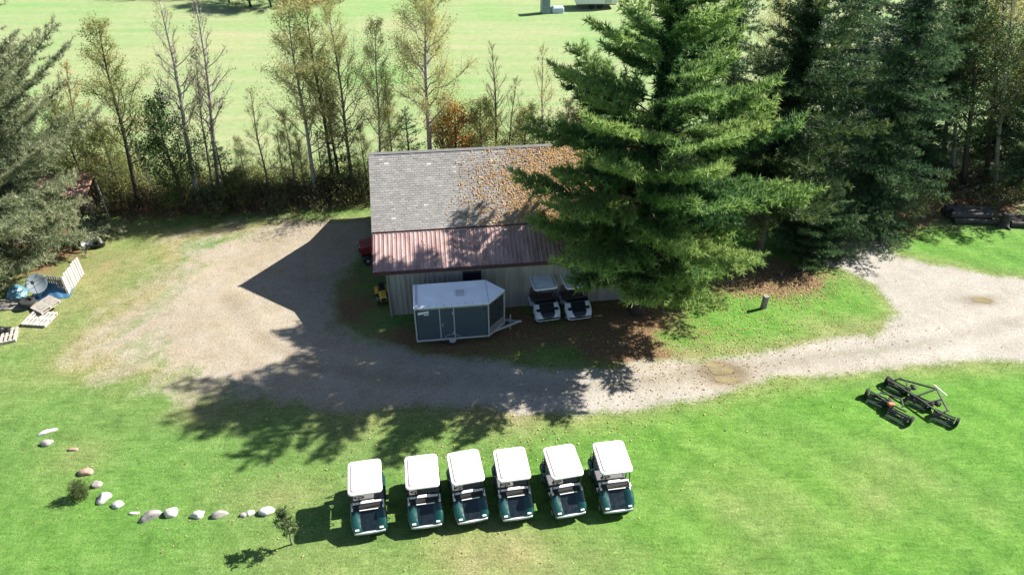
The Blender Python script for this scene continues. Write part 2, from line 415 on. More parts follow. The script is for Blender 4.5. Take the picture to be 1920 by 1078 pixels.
def ribbed_panel(p0, ex, ey, ez, length, height, t=.012, pitch=.225, depth=.022):
    pr = ribbed(length, height, pitch, depth)
    ring = pr+[(x, y+t) for x, y in reversed(pr)]
    s0 = [p0+ex*x+ey*y for x, y in ring]; s1 = [p+ez*height for p in s0]
    m = MB(); n = len(ring); half = len(pr)
    m.raw(s0+s1, [(i, (i+1) % n, (i+1) % n+n, i+n) for i in range(n)])
    for off in (0, n):
        m.raw([], [])
        for i in range(half-1):
            m.f.append((off+i, off+i+1, off+n-2-i, off+n-1-i))
    return m
Xv, Yv, Zv = Vector((1, 0, 0)), Vector((0, 1, 0)), Vector((0, 0, 1))
U0, U1, W0, W1 = .52, BL-.5, .20, DEPTH-.20
def prof_h(wd):
    wd = min(wd, DEPTH-wd)
    return E0[1]+(E1[1]-E0[1])*wd/E1[0] if wd < E1[0] else E1[1]+(E2[1]-E1[1])*(wd-E1[0])/(E2[0]-E1[0])
# front and back walls of ribbed steel sheets, the gap of one small window left open
npan = 15; pw = (U1-U0)/npan
WIN = (4.02, 4.78, 1.62, 2.22)
for side in (0, 1):
    for i in range(npan):
        a = U0+i*pw
        hz = prof_h(W0)-.08
        if side == 0:
            ribbed_panel(Vector((a, W0, 0.02)), Xv, Yv, Zv, pw-.006, hz).build('wall_panel', siding, shed)
        else:
            ribbed_panel(Vector((a+pw-.006, W1, 0.02)), -Xv, -Yv, Zv, pw-.006, hz).build('wall_panel', siding, shed)
# gable walls: sheets cut to the roof line
ng = 12; gw = (W1-W0-.02)/ng
for side, xx in ((0, U0), (1, U1)):
    for i in range(ng):
        a = W0+.01+i*gw; b = a+gw-.006
        ws = [a]+[q for q in (E1[0], E2[0], DEPTH-E1[0]) if a < q < b]+[b]
        sgn = -1 if side == 0 else 1
        outer = [(xx+sgn*.012, q, 0.02) for q in ws]; top = [(xx+sgn*.012, q, prof_h(q)-.10) for q in ws]
        m = MB(); poly = outer+top[::-1]; n = len(poly)
        m.raw(poly+[(x-sgn*.02, y, z) for x, y, z in poly], [tuple(range(n)), tuple(range(2*n-1, n-1, -1))]+[(k, (k+1) % n, (k+1) % n+n, k+n) for k in range(n)])
        for k in range(3):
            q = a+gw*(k+.5)/3
            m.box((xx+sgn*.022, q, (prof_h(q)-.1)/2+.02), (.022, .05, prof_h(q)-.16))
        m.build('gable_panel', siding, shed)
# big sliding door in the sunlit-away gable and a small window in the front wall
dm = MB(); dm.box((U0-.07, 5.05, 1.35), (.05, 3.0, 2.6))
for q in range(7): dm.box((U0-.10, 3.75+q*.435, 1.35), (.03, .06, 2.55))
dr = dm.build('sliding_door', M('door_brown', (.11, .075, .065), .5, 0, .15, 3), shed)
MB().box((U0-.13, 3.95, 1.1), (.03, .05, .3)).build('handle', trim_dk, dr)
win = MB().box((4.40, W0-.05, 1.92), (.86, .05, .70)).build('window', M('window_frame_dark', (.035, .032, .032), .5), shed)
MB().box((4.22, W0-.078, 1.92), (.36, .012, .58)).build('pane', M('dark_glass', (.012, .016, .022), .08, 0, .1, 2, spec=.6), win)
MB().box((4.60, W0-.084, 1.92), (.36, .012, .58)).build('pane', MATS['dark_glass'], win)
MB().box((4.40, W0-.085, 1.55), (.92, .09, .04)).build('sill', siding, win)
# lean-to roofs in ribbed red sheets
npan = 18; pw = BL/npan
sl_dir = Vector((0, E1[0], E1[1]-E0[1])); sl_len = sl_dir.length; sl_u = sl_dir.normalized(); nrm = Vector((0, -sl_u.z, sl_u.y))
rs = random.Random(3)
for side in (0, 1):
    for i in range(npan):
        a = i*pw; lift = rs.uniform(0, .004)
        if side == 0:
            m = ribbed_panel(Vector((a, E0[0], E0[1]+.02+lift)), Xv, -nrm, sl_u, pw-.003, sl_len-.03, pitch=.2, depth=.024)
        else:
            su = Vector((0, -sl_u.y, sl_u.z)); nn = Vector((0, nrm.y*-1, nrm.z))
            m = ribbed_panel(Vector((a+pw-.003, DEPTH, E0[1]+.02+lift)), -Xv, -nn, su, pw-.003, sl_len-.03, pitch=.2, depth=.024)
        m.build('roof_panel', red_metal, shed)
# fascia, gutters and gable trim
MB().box((BL/2, -.035, E0[1]-.06), (BL+.06, .05, .16)).build('fascia', trim_dk, shed)
MB().box((BL/2, DEPTH+.035, E0[1]-.06), (BL+.06, .05, .16)).build('fascia', trim_dk, shed)
def bar(m, a, b, wx, hz):
    a, b = Vector(a), Vector(b); d = b-a; L = d.length
    q = d.to_track_quat('Y', 'Z').to_matrix(); m.box((a+b)/2, (wx, L, hz), q)
for xx in (-.03, BL+.03):
    for k, (p, q) in enumerate((((0, E0[1]), (E1[0], E1[1])), ((E1[0], E1[1]), (E2[0], E2[1])))):
        for mir in (0, 1):
            m = MB(); f = (lambda y: DEPTH-y) if mir else (lambda y: y)
            bar(m, (xx, f(p[0]), p[1]-.05), (xx, f(q[0]), q[1]-.05), .05, .17)
            m.build('verge_board', trim_dk if k == 0 else M('weathered_white_trim', (.42, .40, .37), .6, 0, .15, 5), shed)
# shingled main slopes: a deck and courses of single tabs, too small to pick out one by one
def shingle_mat():
    n = NT('grey_shingles'); a = n.attr('var'); pos = n.n('ShaderNodeTexCoord').outputs['Object']
    c = n.ramp(a, [(0, (.215, .205, .197)), (.5, (.268, .258, .250)), (.9, (.325, .315, .305)), (1, (.45, .44, .425))])
    c = n.mix(.55, c, n.ramp(n.noise(.9, 5, .65, pos), [(.25, (.74, .70, .66)), (.7, (1.12, 1.1, 1.08))]), 'MULTIPLY')
    c = n.mix(.6, c, n.ramp(n.noise(45, 3, .7, pos), [(.3, .6), (.7, 1.35)]), 'MULTIPLY')
    return n.done(n.bsdf(c, .92, 0, .2))
SM = shingle_mat()
ms_dir = Vector((0, E2[0]-E1[0]+.16, 0)); ms_dir.z = (E2[1]-E1[1])*ms_dir.y/(E2[0]-E1[0])
for side in (0, 1):
    base = Vector((0, E1[0]-.16, E2[1]-ms_dir.z+.09)); L = ms_dir.length; d = ms_dir.normalized(); n_ = Vector((0, -d.z, d.y))
    if side: base.y = DEPTH-base.y; d = Vector((0, -d.y, d.z)); n_ = Vector((0, -n_.y, n_.z))
    m = MB(); c0 = [base-n_*.012, base-n_*.09]; 
    x0, x1 = -.06, BL+.06
    P = [base+Xv*x0-n_*.01, base+Xv*x1-n_*.01, base+Xv*x1+d*L-n_*.01, base+Xv*x0+d*L-n_*.01]
    m.raw(P+[p-n_*.07 for p in P], [(0,1,2,3),(7,6,5,4),(0,4,5,1),(1,5,6,2),(2,6,7,3),(3,7,4,0)])
    deck = m.build('roof_deck', M('deck_dark', (.06, .055, .05), .9), shed)
    rg = np.random.RandomState(8+side); quads = []; var = []
    exp_ = .115; nc = int(L/exp_); tw = .235; nt_ = int((x1-x0)/tw)
    rowv = rg.rand(nc)
    for r in range(nc+1):
        y0 = r*exp_; y1 = min(y0+exp_+.05, L+.01)
        off = (r % 2)*tw/2+rg.uniform(-.02, .02)
        for k in range(-1, nt_+1):
            a = max(x0+off+k*tw+rg.uniform(-.006, .006), x0-.005); b = min(a+tw-.008, x1+.005)
            if b-a < .05 or a > x1: continue
            lift = .012+max(0, rg.normal(0, .0035)); sk = rg.normal(0, .004)
            A = base+Xv*a+d*(y0+sk)+n_*lift; B = base+Xv*b+d*(y0-sk)+n_*lift
            Cc = base+Xv*b+d*y1+n_*.001; D = base+Xv*a+d*y1+n_*.001
            quads += [A, B, Cc, D, A-n_*lift, B-n_*lift, B, A]
            v_ = np.clip(.42+.2*(rowv[min(r, nc-1)]-.5)+rg.normal(0, .17)+(.35 if rg.rand() < .03 else 0), 0, 1)
            var += [v_, v_*.8]
    so_ = linked(fast_mesh('shingles', [tuple(p) for p in quads], 4, SM, {'var': var}), 'shingles', shed); tag(so_, kind='stuff')
m = MB(); cap = base
for sgn in (1, -1):
    pass
bar(m, (BL/2, E2[0]-.09, E2[1]+.055), (BL/2, E2[0]+.001, E2[1]+.135), BL+.16, .02); bar(m, (BL/2, E2[0]+.09, E2[1]+.055), (BL/2, E2[0]-.001, E2[1]+.135), BL+.16, .02)
m.build('ridge_cap', M('ridge_cap_grey', (.20, .19, .185), .9, 0, .2, 4), shed)
for y in (E1[0]-.10, DEPTH-E1[0]+.10): MB().box((BL/2, y, E1[1]+.005), (BL+.05, .05, .11)).build('flashing', trim_dk, shed)
# downpipe on the corner
MB().tube([(U0+.06, W0-.06, 2.5), (U0+.06, W0-.07, .15), (U0+.06, W0-.25, .08)], .035, 8).build('downpipe', M('grey_pipe', (.2, .2, .2), .5), shed)

# ------------------------------------------------------------------ cargo trailer
tr = thing('cargo_trailer', 'white-roofed slate grey v-nosed cargo trailer parked along the beige shed wall', 'trailer', (-4.17, 24.30, 0), R(7.0))
TL, TW, TZ, TH, TN = 3.17, 1.68, .38, 2.22, .78
slate = M('slate_panel', (.060, .082, .100), .35, .1, .10, 1.2, .02, 30, spec=.5)
alu = M('pale_aluminium', (.46, .48, .51), .38, .3, .1, 5)
white_roof = M('white_trailer_roof', (.86, .88, .91), .5, 0, .07, 1.4, .03, 20)
blackm = M('black_plastic', (.013, .013, .014), .5, 0, .25, 8)
rubber = M('tyre_rubber', (.018, .018, .018), .85, 0, .2, 12)
outline = [(0, 0), (TL, 0), (TL+TN, TW/2), (TL, TW), (0, TW)]
core = MB().prism([(.03, .03), (TL-.02, .03), (TL+TN-.06, TW/2), (TL-.02, TW-.03), (.03, TW-.03)], TZ+.02, TH-.05).build('body_shell', slate, tr)
def panel_on(p, q, a, b, name, m, proud=.012, z0=TZ+.09, z1=TH-.10):
    p, q = Vector((*p, 0)), Vector((*q, 0)); d = (q-p); L = d.length; d.normalize(); nn = Vector((d.y, -d.x, 0))
    mm = MB(); s = [p+d*a+nn*(proud-.03), p+d*b+nn*(proud-.03), p+d*b+nn*proud, p+d*a+nn*proud]
    mm.loft([[x+Zv*z0 for x in s], [x+Zv*z1 for x in s]]); return mm.build(name, m, tr, bevel=.004)
panel_on(outline[0], outline[1], .07, 1.02, 'side_panel', slate)
panel_on(outline[0], outline[1], 1.70, 3.10, 'side_panel', slate)
doorp = panel_on(outline[0], outline[1], 1.09, 1.63, 'side_door', M('slate_door', (.068, .086, .108), .35, .1, .1, 2), .016)
MB().box((1.16, -.03, 1.25), (.03, .03, .16)).build('handle', alu, doorp)
for z in (.75, 1.85): MB().box((1.61, -.026, z), (.05, .02, .12)).build('hinge', alu, doorp)
panel_on(outline[1], outline[2], .06, 1.08, 'nose_panel', M('nose_dark', (.035, .042, .052), .3, .1, .1, 2))
panel_on(outline[2], outline[3], .06, 1.08, 'nose_panel', MATS['nose_dark'])
panel_on(outline[1], outline[2], .05, 1.09, 'stone_guard', M('checker_plate', (.30, .32, .35), .35, .6, .1, 30, .4, 60), .02, TZ+.05, TZ+.48)
panel_on(outline[2], outline[3], .05, 1.09, 'stone_guard', MATS['checker_plate'], .02, TZ+.05, TZ+.48)
panel_on(outline[3], outline[4], .07, 3.10, 'side_panel', slate)
panel_on(outline[4], outline[0], .06, TW-.06, 'rear_ramp_door', slate)
for x, y in ((0, 0), (0, TW), (TL, 0), (TL, TW), (TL+TN, TW/2)):
    MB().box((x, y, (TZ+TH)/2), (.065, .065, TH-TZ)).build('corner_post', alu, tr, bevel=.01)
for x in (1.055, 1.665):
    MB().box((x, -.006, (TZ+TH)/2), (.05, .03, TH-TZ-.16)).build('door_frame', alu, tr, bevel=.005)
for i in range(5):
    a, b = Vector((*outline[i], 0)), Vector((*outline[(i+1) % 5], 0))
    for z, nm in ((TZ+.045, 'bottom_rail'), (TH-.05, 'top_rail')):
        m = MB(); bar(m, a+Zv*z, b+Zv*z, .055, .085); m.build(nm, alu, tr, bevel=.008)
rf = MB().prism([(-.04, -.04), (TL+.02, -.04), (TL+TN+.05, TW/2), (TL+.02, TW+.04), (-.04, TW+.04)], TH, TH+.035).build('roof', white_roof, tr, bevel=.012)
for x in (.55, 1.15, 1.75, 2.35): MB().box((x, TW/2, TH+.040), (.025, TW-.1, .008)).build('roof_seam', white_roof, rf)
MB().box((TL+.03, TW/2, TH+.041), (.03, TW-.1, .010)).build('roof_seam', alu, rf)
MB().box((.10, TW/2, TH+.045), (.10, TW+.02, .05)).build('rear_spoiler', alu, rf)
for k, x in enumerate((.62, .95, 1.28, 1.6, 1.9, 2.2, 2.5)): MB().lathe([(.025, 0), (.018, .02)], 'z', (x, .06, TH+.034), 8).build('rivet', M('grey_rivet', (.25, .27, .3), .5), rf)
MB().box((3.0, -.018, TH-.26), (.07, .03, .09)).build('side_light', blackm, tr)
MB().box((2.0, TW/2, TH+.075), (.36, .36, .075)).build('roof_vent', alu, rf, bevel=.02)
for x in (.12, 1.36, 2.95): MB().box((x, -.035, TH-.052), (.09, .02, .03)).build('marker_light', M('amber_lens', (.55, .20, .03), .25), tr)
for y in (.14, TW-.14): MB().box((-.045, y, .62), (.03, .11, .16)).build('tail_light', M('red_lens', (.35, .015, .012), .25), tr)
m = MB(); m.loft([[(1.55+.40*math.cos(a), -.03, .34+.36*math.sin(a)) for a in [R(x) for x in range(0, 181, 20)]], [(1.55+.40*math.cos(a), .10, .34+.36*math.sin(a)) for a in [R(x) for x in range(0, 181, 20)]]], False, False)
fd = m.build('fender', alu, tr); fd.modifiers.new('solid', 'SOLIDIFY').thickness = .015
# maker's decal, illegible in the photograph: a white swoosh block with a smaller tail
dec = MB(); dec.raw([(.13, -.0175, TH-.22), (.60, -.0175, TH-.17), (.60, -.0175, TH-.285), (.34, -.0175, TH-.31), (.13, -.0175, TH-.37)], [(0,1,2,3,4)])
dec.raw([(.36, -.0177, TH-.345), (.60, -.0177, TH-.325), (.60, -.0177, TH-.385), (.40, -.0177, TH-.40)], [(0,1,2,3)])
dec.build('decal', M('decal_white', (.68, .70, .74), .5, 0, .12, 12), tr)
for y in (.10, TW-.10):
    wh = MB().lathe([(.12, -.09), (.27, -.09), (.31, -.06), (.31, .06), (.27, .09), (.12, .09)], 'y', (1.55, y, .31), 20).build('wheel', rubber, tr)
    MB().lathe([(.04, -.10), (.15, -.095), (.16, -.06), (.16, .095), (.05, .10)], 'y', (1.55, y, .31), 14).build('rim', alu, wh)
MB().box((1.55, TW/2, .31), (.06, TW-.3, .06)).build('axle', blackm, tr)
m = MB(); bar(m, (TL-.2, .15, .36), (TL+TN+.62, TW/2, .40), .07, .09); bar(m, (TL-.2, TW-.15, .36), (TL+TN+.62, TW/2, .40), .07, .09)
m.build('drawbar', alu, tr)
MB().box((TL+TN+.66, TW/2, .43), (.26, .11, .08)).build('coupler', alu, tr, bevel=.02)
MB().tube([(TL+TN+.28, TW/2, .02), (TL+TN+.28, TW/2, .85)], .03, 8).build('jack', alu, tr)

# ------------------------------------------------------------------ golf carts
cart_glass = M('smoke', (.02, .02, .025), .1)
def sect(y, hw, zb, zt, zc):
    return [(-hw, y, zb), (-hw, y, zb+(zt-zb)*.72), (-hw*.94, y, zb+(zt-zb)*.93), (-hw*.82, y, zt), (-hw*.60, y, zt), (-hw*.50, y, zt+(zc-zt)*.8), (-hw*.3, y, zc), (0, y, zc),
            (hw*.3, y, zc), (hw*.50, y, zt+(zc-zt)*.8), (hw*.60, y, zt), (hw*.82, y, zt), (hw*.94, y, zb+(zt-zb)*.93), (hw, y, zb+(zt-zb)*.72), (hw, y, zb)]
def rrect(w, l, r, n=5, cx=0, cy=0):
    pts = []
    for sx, sy, a0 in ((1, 1, 0), (-1, 1, 90), (-1, -1, 180), (1, -1, 270)):
        for k in range(n+1):
            t = R(a0+90*k/n); pts.append((cx+sx*(w/2-r)+r*math.cos(t), cy+sy*(l/2-r)+r*math.sin(t)))
    return pts
def make_cart(style):
    green = style == 'green'
    body = M('cart_green', (.004, .040, .033), .22, 0, .12, 3, spec=.6, coat=.5) if green else M('cart_white', (.55, .57, .62), .35, 0, .08, 3)
    hoodm = M('cart_hood_shaded', (.004, .009, .012), .3, 0, .2, 4, coat=.3) if green else M('cart_hood_black', (.012, .013, .018), .4, 0, .2, 4)  # green carts: shade on the hood centre put into a near-black green
    roofm = M('cart_roof_white', (.74, .72, .68), .45, 0, .04, 3) if green else M('cart_roof_grey', (.70, .72, .74), .5, 0, .12, 3)
    seatm = M('seat_grey', (.11, .11, .115), .6, 0, .1, 8) if green else M('seat_dark', (.10, .06, .055), .6, 0, .2, 8)
    dashm = M('dash_white', (.74, .73, .70), .45, 0, .06, 6) if green else M('dash_black', (.03, .03, .035), .5)
    post = M('post_black', (.014, .014, .016), .4, 0, .2, 6)
    bump = M('bumper_pale', (.55, .57, .58), .3, .1, .1, 10) if green else M('bumper_black', (.02, .02, .022), .6)
    t = thing('golf_cart', 'golf cart', 'golf cart')
    MB().box((0, .05, .31), (1.02, 2.1, .10)).build('chassis', blackm, t, bevel=.02)
    MB().box((0, -.18, .375), (1.06, .62, .025)).build('floor_mat', M('floor_rubber', (.02, .02, .02), .9), t)
    secs = [sect(-1.17, .40, .30, .44, .43), sect(-1.13, .53, .29, .53, .48), sect(-1.02, .585, .33, .62, .55), sect(-.90, .60, .45, .70, .61), sect(-.72, .605, .46, .80, .72), sect(-.58, .60, .36, .885, .83), sect(-.46, .58, .34, .90, .88)]
    cw = MB().loft(secs, True, True).build('front_cowl', body, t, smooth=True)
    cw.modifiers.new('edge', 'EDGE_SPLIT').split_angle = R(50)
    m = MB(); hs = []; hk, hl = (1.0, 0.0) if green else (1.15, .06)
    for (y, hw, zc) in ((-1.15, .24*hk, .475), (-1.02, .29*hk, .562+hl), (-.90, .31*hk, .622+hl), (-.72, .33*hk, .733+hl), (-.56, .34*hk, .85+hl*.5)):
        hs.append([(-hw, y, zc-.012), (-hw*.9, y, zc), (hw*.9, y, zc), (hw, y, zc-.012)])
    m.loft(hs, True, True).build('hood_panel', hoodm, t)
    # dash: pale rim with a dark tray
    m = MB(); m.box((0, -.36, .945), (1.10, .075, .05)); m.box((-.515, -.50, .925), (.07, .25, .05)); m.box((.515, -.50, .925), (.07, .25, .05)); m.box((.03, -.635, .905), (.62, .03, .035)); m.box((0, -.36, .90), (.9, .05, .10)); m.box((.02,-.325,.955),(.42,.05,.045))
    m.build('dash', dashm, t, bevel=.014)
    MB().box((0, -.50, .898), (.97, .24, .03)).build('dash_tray', blackm, t)
    MB().loft([[(x*.5, -1.17-.035*(1-(x/1.05)**2), z) for x, z in ((-1.0, .36), (-.5, .36), (0, .36), (.5, .36), (1.0, .36), (1.0, .43), (.5, .44), (0, .445), (-.5, .44), (-1.0, .43))],
               [(x*.53, -1.07, z) for x, z in ((-1.0, .35), (-.5, .35), (0, .35), (.5, .35), (1.0, .35), (1.02, .45), (.5, .47), (0, .475), (-.5, .47), (-1.02, .45))]]).build('bumper', bump, t, smooth=False, bevel=.012)
    for sx in (-1, 1):
        if green:
            MB().box((sx*.40, -1.125, .535), (.13, .06, .05)).build('headlight', M('lamp_clear', (.75, .77, .78), .12, 0, .05, 8, spec=.8), t, bevel=.012)
        else:
            MB().lathe([(.11, 0), (.105, .05), (.02, .055)], 'z', (sx*.42, -.86, .70), 12).build('headlight', blackm, t)
    MB().tube([(-.27, -.42, .93), (-.27, -.20, 1.02)], .018, 6).build('steering_column', blackm, t)
    sw = MB(); cpt = Vector((-.27, -.19, 1.03)); ax = Vector((0, .9, .42)).normalized(); e1 = Xv; e2 = ax.cross(e1)
    sw.tube([cpt+(e1*math.cos(a)+e2*math.sin(a))*.17 for a in [2*math.pi*k/14 for k in range(15)]], .014, 5, False)
    sw.tube([cpt-e1*.17, cpt+e1*.17], .012, 5); sw.build('steering_wheel', blackm, t)
    MB().box((0, .22, .655), (1.04, .50, .12)).build('seat', seatm, t, bevel=.045, seg=3)
    MB().box((0, .50, .93), (1.02, .11, .40), Matrix.Rotation(R(-10), 3, 'X')).build('backrest', seatm, t, bevel=.04, seg=3)
    rs_ = [sect(-.02, .56, .36, .58, .58), sect(.15, .60, .36, .59, .59), sect(.45, .60, .46, .60, .60), sect(.95, .60, .46, .60, .60), sect(1.10, .55, .36, .56, .56), sect(1.14, .50, .36, .50, .50)]
    MB().loft(rs_).build('rear_body', body, t, smooth=False)
    MB().box((0, .90, .625), (.92, .42, .05)).build('bag_well', blackm, t)
    m = MB(); m.tube([(-.48, .72, .62), (-.48, .72, 1.12), (.48, .72, 1.12), (.48, .72, .62)], .02, 6); m.tube([(-.48, 1.05, .62), (-.48, 1.0, .9), (.48, 1.0, .9), (.48, 1.05, .62)], .018, 6)
    m.tube([(-.48, .72, .95), (.48, .72, .95)], .03, 6); m.build('bag_rack', post, t)
    MB().box((0, .80, .85), (.86, .12, .30)).build('bag_holder', blackm, t, bevel=.02)
    for sx in (-1, 1):
        MB().tube([(sx*.50, -.52, .88), (sx*.47, -.45, 1.64)], .02, 6).build('roof_post', post, t)
        MB().tube([(sx*.52, .66, .58), (sx*.50, .68, 1.1), (sx*.47, .72, 1.64)], .02, 6).build('roof_post', post, t)
        MB().tube([(sx*.56, .02, .60), (sx*.57, .05, .80), (sx*.57, .34, .82), (sx*.56, .44, .62)], .018, 6).build('hip_rail', post, t)
    W_, L_ = 1.13, 1.42
    def ring(w_, l_, r_, z): return [(x, y, z) for x, y in rrect(w_, l_, r_, 5, 0, .115)]
    m = MB().loft([ring(W_-.10, L_-.10, .10, 1.625), ring(W_, L_, .15, 1.635), ring(W_, L_, .15, 1.675), ring(W_-.04, L_-.04, .14, 1.70), ring(W_-.16, L_-.16, .11, 1.705), ring(W_-.19, L_-.19, .10, 1.692), ring(W_-.23, L_-.23, .09, 1.694), ring(W_-.27, L_-.27, .08, 1.716), ring(W_-.5, L_-.6, .06, 1.722)])
    m.build('roof', roofm, t, smooth=False)
    def rtrim(w_, l_, r_, z): return [(x, y, z) for x, y in rrect(w_, l_, r_, 5, 0, .115)]
    MB().loft([rtrim(W_-.165, L_-.165, .11, 1.700), rtrim(W_-.175, L_-.175, .105, 1.7085), rtrim(W_-.215, L_-.215, .095, 1.7085), rtrim(W_-.225, L_-.225, .09, 1.700)], False).build('roof_channel', M('roof_channel', (.20, .18, .165), .6, 0, .15, 8), t)
    for sx in (-1, 1):
        for y in (-.80, .70):
            x = sx*.485
            wh = MB().lathe([(.10, -.09), (.19, -.09), (.215, -.06), (.215, .06), (.19, .09), (.10, .09)], 'x', (x, y, .215), 16).build('wheel', rubber, t)
            MB().lathe([(.03, -.097), (.10, -.095), (.11, -.05), (.11, .05), (.10, .095), (.03, .097)], 'x', (x, y, .215), 10).build('rim', M('wheel_rim_pale', (.45, .46, .46), .4, .3, .1, 8), wh)
    return t
gc = make_cart('green')
ROW = [((694, 1000), 10.5, 'green golf cart with white roof, end of the row beside the young leafy tree'),
       ((800, 989), 9.0, 'green golf cart with white roof, second in the row counting from the young leafy tree'),
       ((887, 979), 12.5, 'green golf cart with white roof, third in the row counting from the young leafy tree'),
       ((971, 974), 9.5, 'green golf cart with white roof, fourth in the row counting from the young leafy tree'),
       ((1071, 968), 12.0, 'green golf cart with white roof, fifth in the row counting from the young leafy tree'),
       ((1160, 960), 8.5, 'green golf cart with white roof, end of the row farthest from the young leafy tree')]
for i, (p, a, lab) in enumerate(ROW):
    o = gc if i == 0 else copy_tree(gc)
    b = g(*p, .34); a = R(a)
    fwd = Vector((math.sin(a), -math.cos(a), 0))
    c = b - fwd*1.17
    o.location = (c.x, c.y, .005); o.rotation_euler = (0, 0, a); tag(o, lab, 'golf cart', 'golf carts lined up on the lawn')
wc = make_cart('white')
for i, (p, a, lab) in enumerate((((1029, 600), 12, 'white-fronted golf cart with grey roof parked in shade beside the trailer'), ((1088, 597), 12, 'white-fronted golf cart with grey roof parked in shade under the big pine'))):
    o = wc if i == 0 else copy_tree(wc)
    b = g(*p, .34); a = R(a); c = b-Vector((math.sin(a), -math.cos(a), 0))*1.17
    o.location = (c.x, c.y, .005); o.rotation_euler = (0, 0, a); tag(o, lab, 'golf cart', 'golf carts parked against the shed')

# ------------------------------------------------------------------ gang mowers on the lawn
iron = M('greasy_iron', (.020, .021, .022), .45, .3, .35, 9, .15, 40)
steel = M('worn_steel', (.42, .43, .42), .4, .6, .2, 12)
def reel_unit(root, a, b, wheels=(1, 1)):
    "one cutting cylinder between ground points a and b (root-local), reel axis along ab"
    a, b = Vector(a), Vector(b); d = b-a; L = d.length; d.normalize(); f = Vector((d.y, -d.x, 0))     # f towards the camera side
    u = MB(); 
    for p in (a+d*.03, b-d*.03):
        s = [p-f*.20+Zv*.06, p+f*.22+Zv*.05, p+f*.20+Zv*.20, p+Zv*.34, p-f*.18+Zv*.30]
        u.loft([[q-d*.012 for q in s], [q+d*.012 for q in s]])
    u.tube([a+Zv*.30-f*.1, b+Zv*.30-f*.1], .028, 8); u.tube([a+Zv*.10-f*.20, b+Zv*.10-f*.20], .05, 8)
    un = u.build('cutting_unit', iron, root)
    r = MB(); c0 = a+Zv*.17+f*.05
    for k in range(6):
        secs = []
        for s in range(9):
            t = 2*math.pi*k/6+s*.16; p = c0+d*(L*(.06+.88*s/8)); q = (f*math.cos(t)+Zv*math.sin(t)); tt = (f*-math.sin(t)+Zv*math.cos(t))*.007
            secs.append([p+q*.06-tt, p+q*.125-tt, p+q*.125+tt, p+q*.06+tt])
        r.loft(secs)
    r.tube([c0, c0+d*L], .02, 6); r.build('reel', M('reel_blade', (.07, .075, .075), .35, .7, .3, 10), un)
    MB().tube([a+f*.23+Zv*.075+d*.03, b+f*.23+Zv*.075-d*.03], .022, 8).build('bed_bar', steel, un)
    sh = MB(); sh.loft([[a+d*.05+f*(.16*math.cos(t))*1.0+Zv*(.17+.17*math.sin(t)) for t in [R(x) for x in (40, 65, 90, 115, 140)]], [b-d*.05+f*(.16*math.cos(t))+Zv*(.17+.17*math.sin(t)) for t in [R(x) for x in (40, 65, 90, 115, 140)]]], False, False)
    for k, (p, sg) in enumerate(((a, -1), (b, 1))):
        if not wheels[k]: continue
        c = p+d*(sg*.09)-f*.05; R3 = d.to_track_quat('X', 'Z').to_matrix()
        wm = MB().lathe([(.06, -.055), (.17, -.06), (.20, -.035), (.20, .035), (.17, .06), (.06, .055)], 'x', (0, 0, 0), 16)
        wm.v = [tuple(R3 @ Vector(v)+c+Zv*.20) for v in wm.v]
        wh = wm.build('wheel', rubber, un)
    return un
def mower(label, units, frame, engine=None, rods=()):
    c = sum((g(*u[0])+g(*u[1]) for u in units), Vector())/(2*len(units))
    t = thing('gang_mower', label, 'mower', (c.x, c.y, 0), 0, 'gang mowers resting on the lawn')
    loc = lambda p, z=0: g(p[0], p[1], z)-Vector((c.x, c.y, 0))
    for (a, b, wl) in units: reel_unit(t, loc(a), loc(b), wl)
    m = MB()
    for (a, za, b, zb) in frame:
        pa, pb = loc(a, za), loc(b, zb); bar(m, pa, pb, .055, .055)
    m.build('tow_frame', iron, t)
    for (a, za, b, zb) in rods: MB().tube([loc(a, za), loc(b, zb)], .02, 6).build('hitch_rod', steel, t)
    return t, loc
gm, loc = mower('wide three-reel gang mower with triangular black tow frame on the lawn',
    [((1664, 722), (1694, 738), (1, 1)), ((1700, 748), (1738, 766), (0, 1)), ((1746, 779), (1786, 797), (0, 1))],
    [((1686, 710), .4, (1756, 729), .5), ((1756, 729), .5, (1778, 770), .4), ((1756, 729), .5, (1714, 744), .4), ((1672, 714), .36, (1690, 709), .4), ((1688, 726), .36, (1724, 748), .36), ((1724, 748), .36, (1764, 776), .36), ((1700, 722), .38, (1700, 712), .42), ((1735, 756), .36, (1768, 748), .44), ((1762, 775), .36, (1778, 769), .4), ((1664, 712), .34, (1692, 728), .34)],
    rods=[((1751, 721), .5, (1776, 742), .42)])
for p in ((1712, 726), (1758, 757)): MB().lathe([(.05, -.06), (.12, -.05), (.13, .05), (.05, .1)], 'z', loc(p, .30), 10).build('gear_case', iron, gm)
gm2, loc = mower('small two-reel gang mower with orange cover and black wheels on the lawn',
    [((1626, 746), (1657, 760), (1, 1)), ((1662, 774), (1700, 794), (0, 1))],
    [((1650, 735), .36, (1690, 748), .38), ((1690, 748), .38, (1694, 762), .36), ((1640, 738), .34, (1660, 752), .34), ((1660, 752), .34, (1700, 772), .34), ((1648, 742), .34, (1652, 734), .38)])
c = loc((1668, 757), .22); MB().box(c, (.34, .26, .2), Matrix.Rotation(R(-30), 3, 'Z')).build('gearbox', iron, gm2, bevel=.03)
c = loc((1671, 758), .34); MB().loft([[c+Vector((x, y, 0)) for x, y in rrect(.32, .20, .06, 3)], [c+Vector((x, y, .07)) for x, y in rrect(.22, .12, .05, 3)]]).build('cover', M('faded_orange', (.55, .16, .05), .5, 0, .2, 8), gm2, bevel=.01)

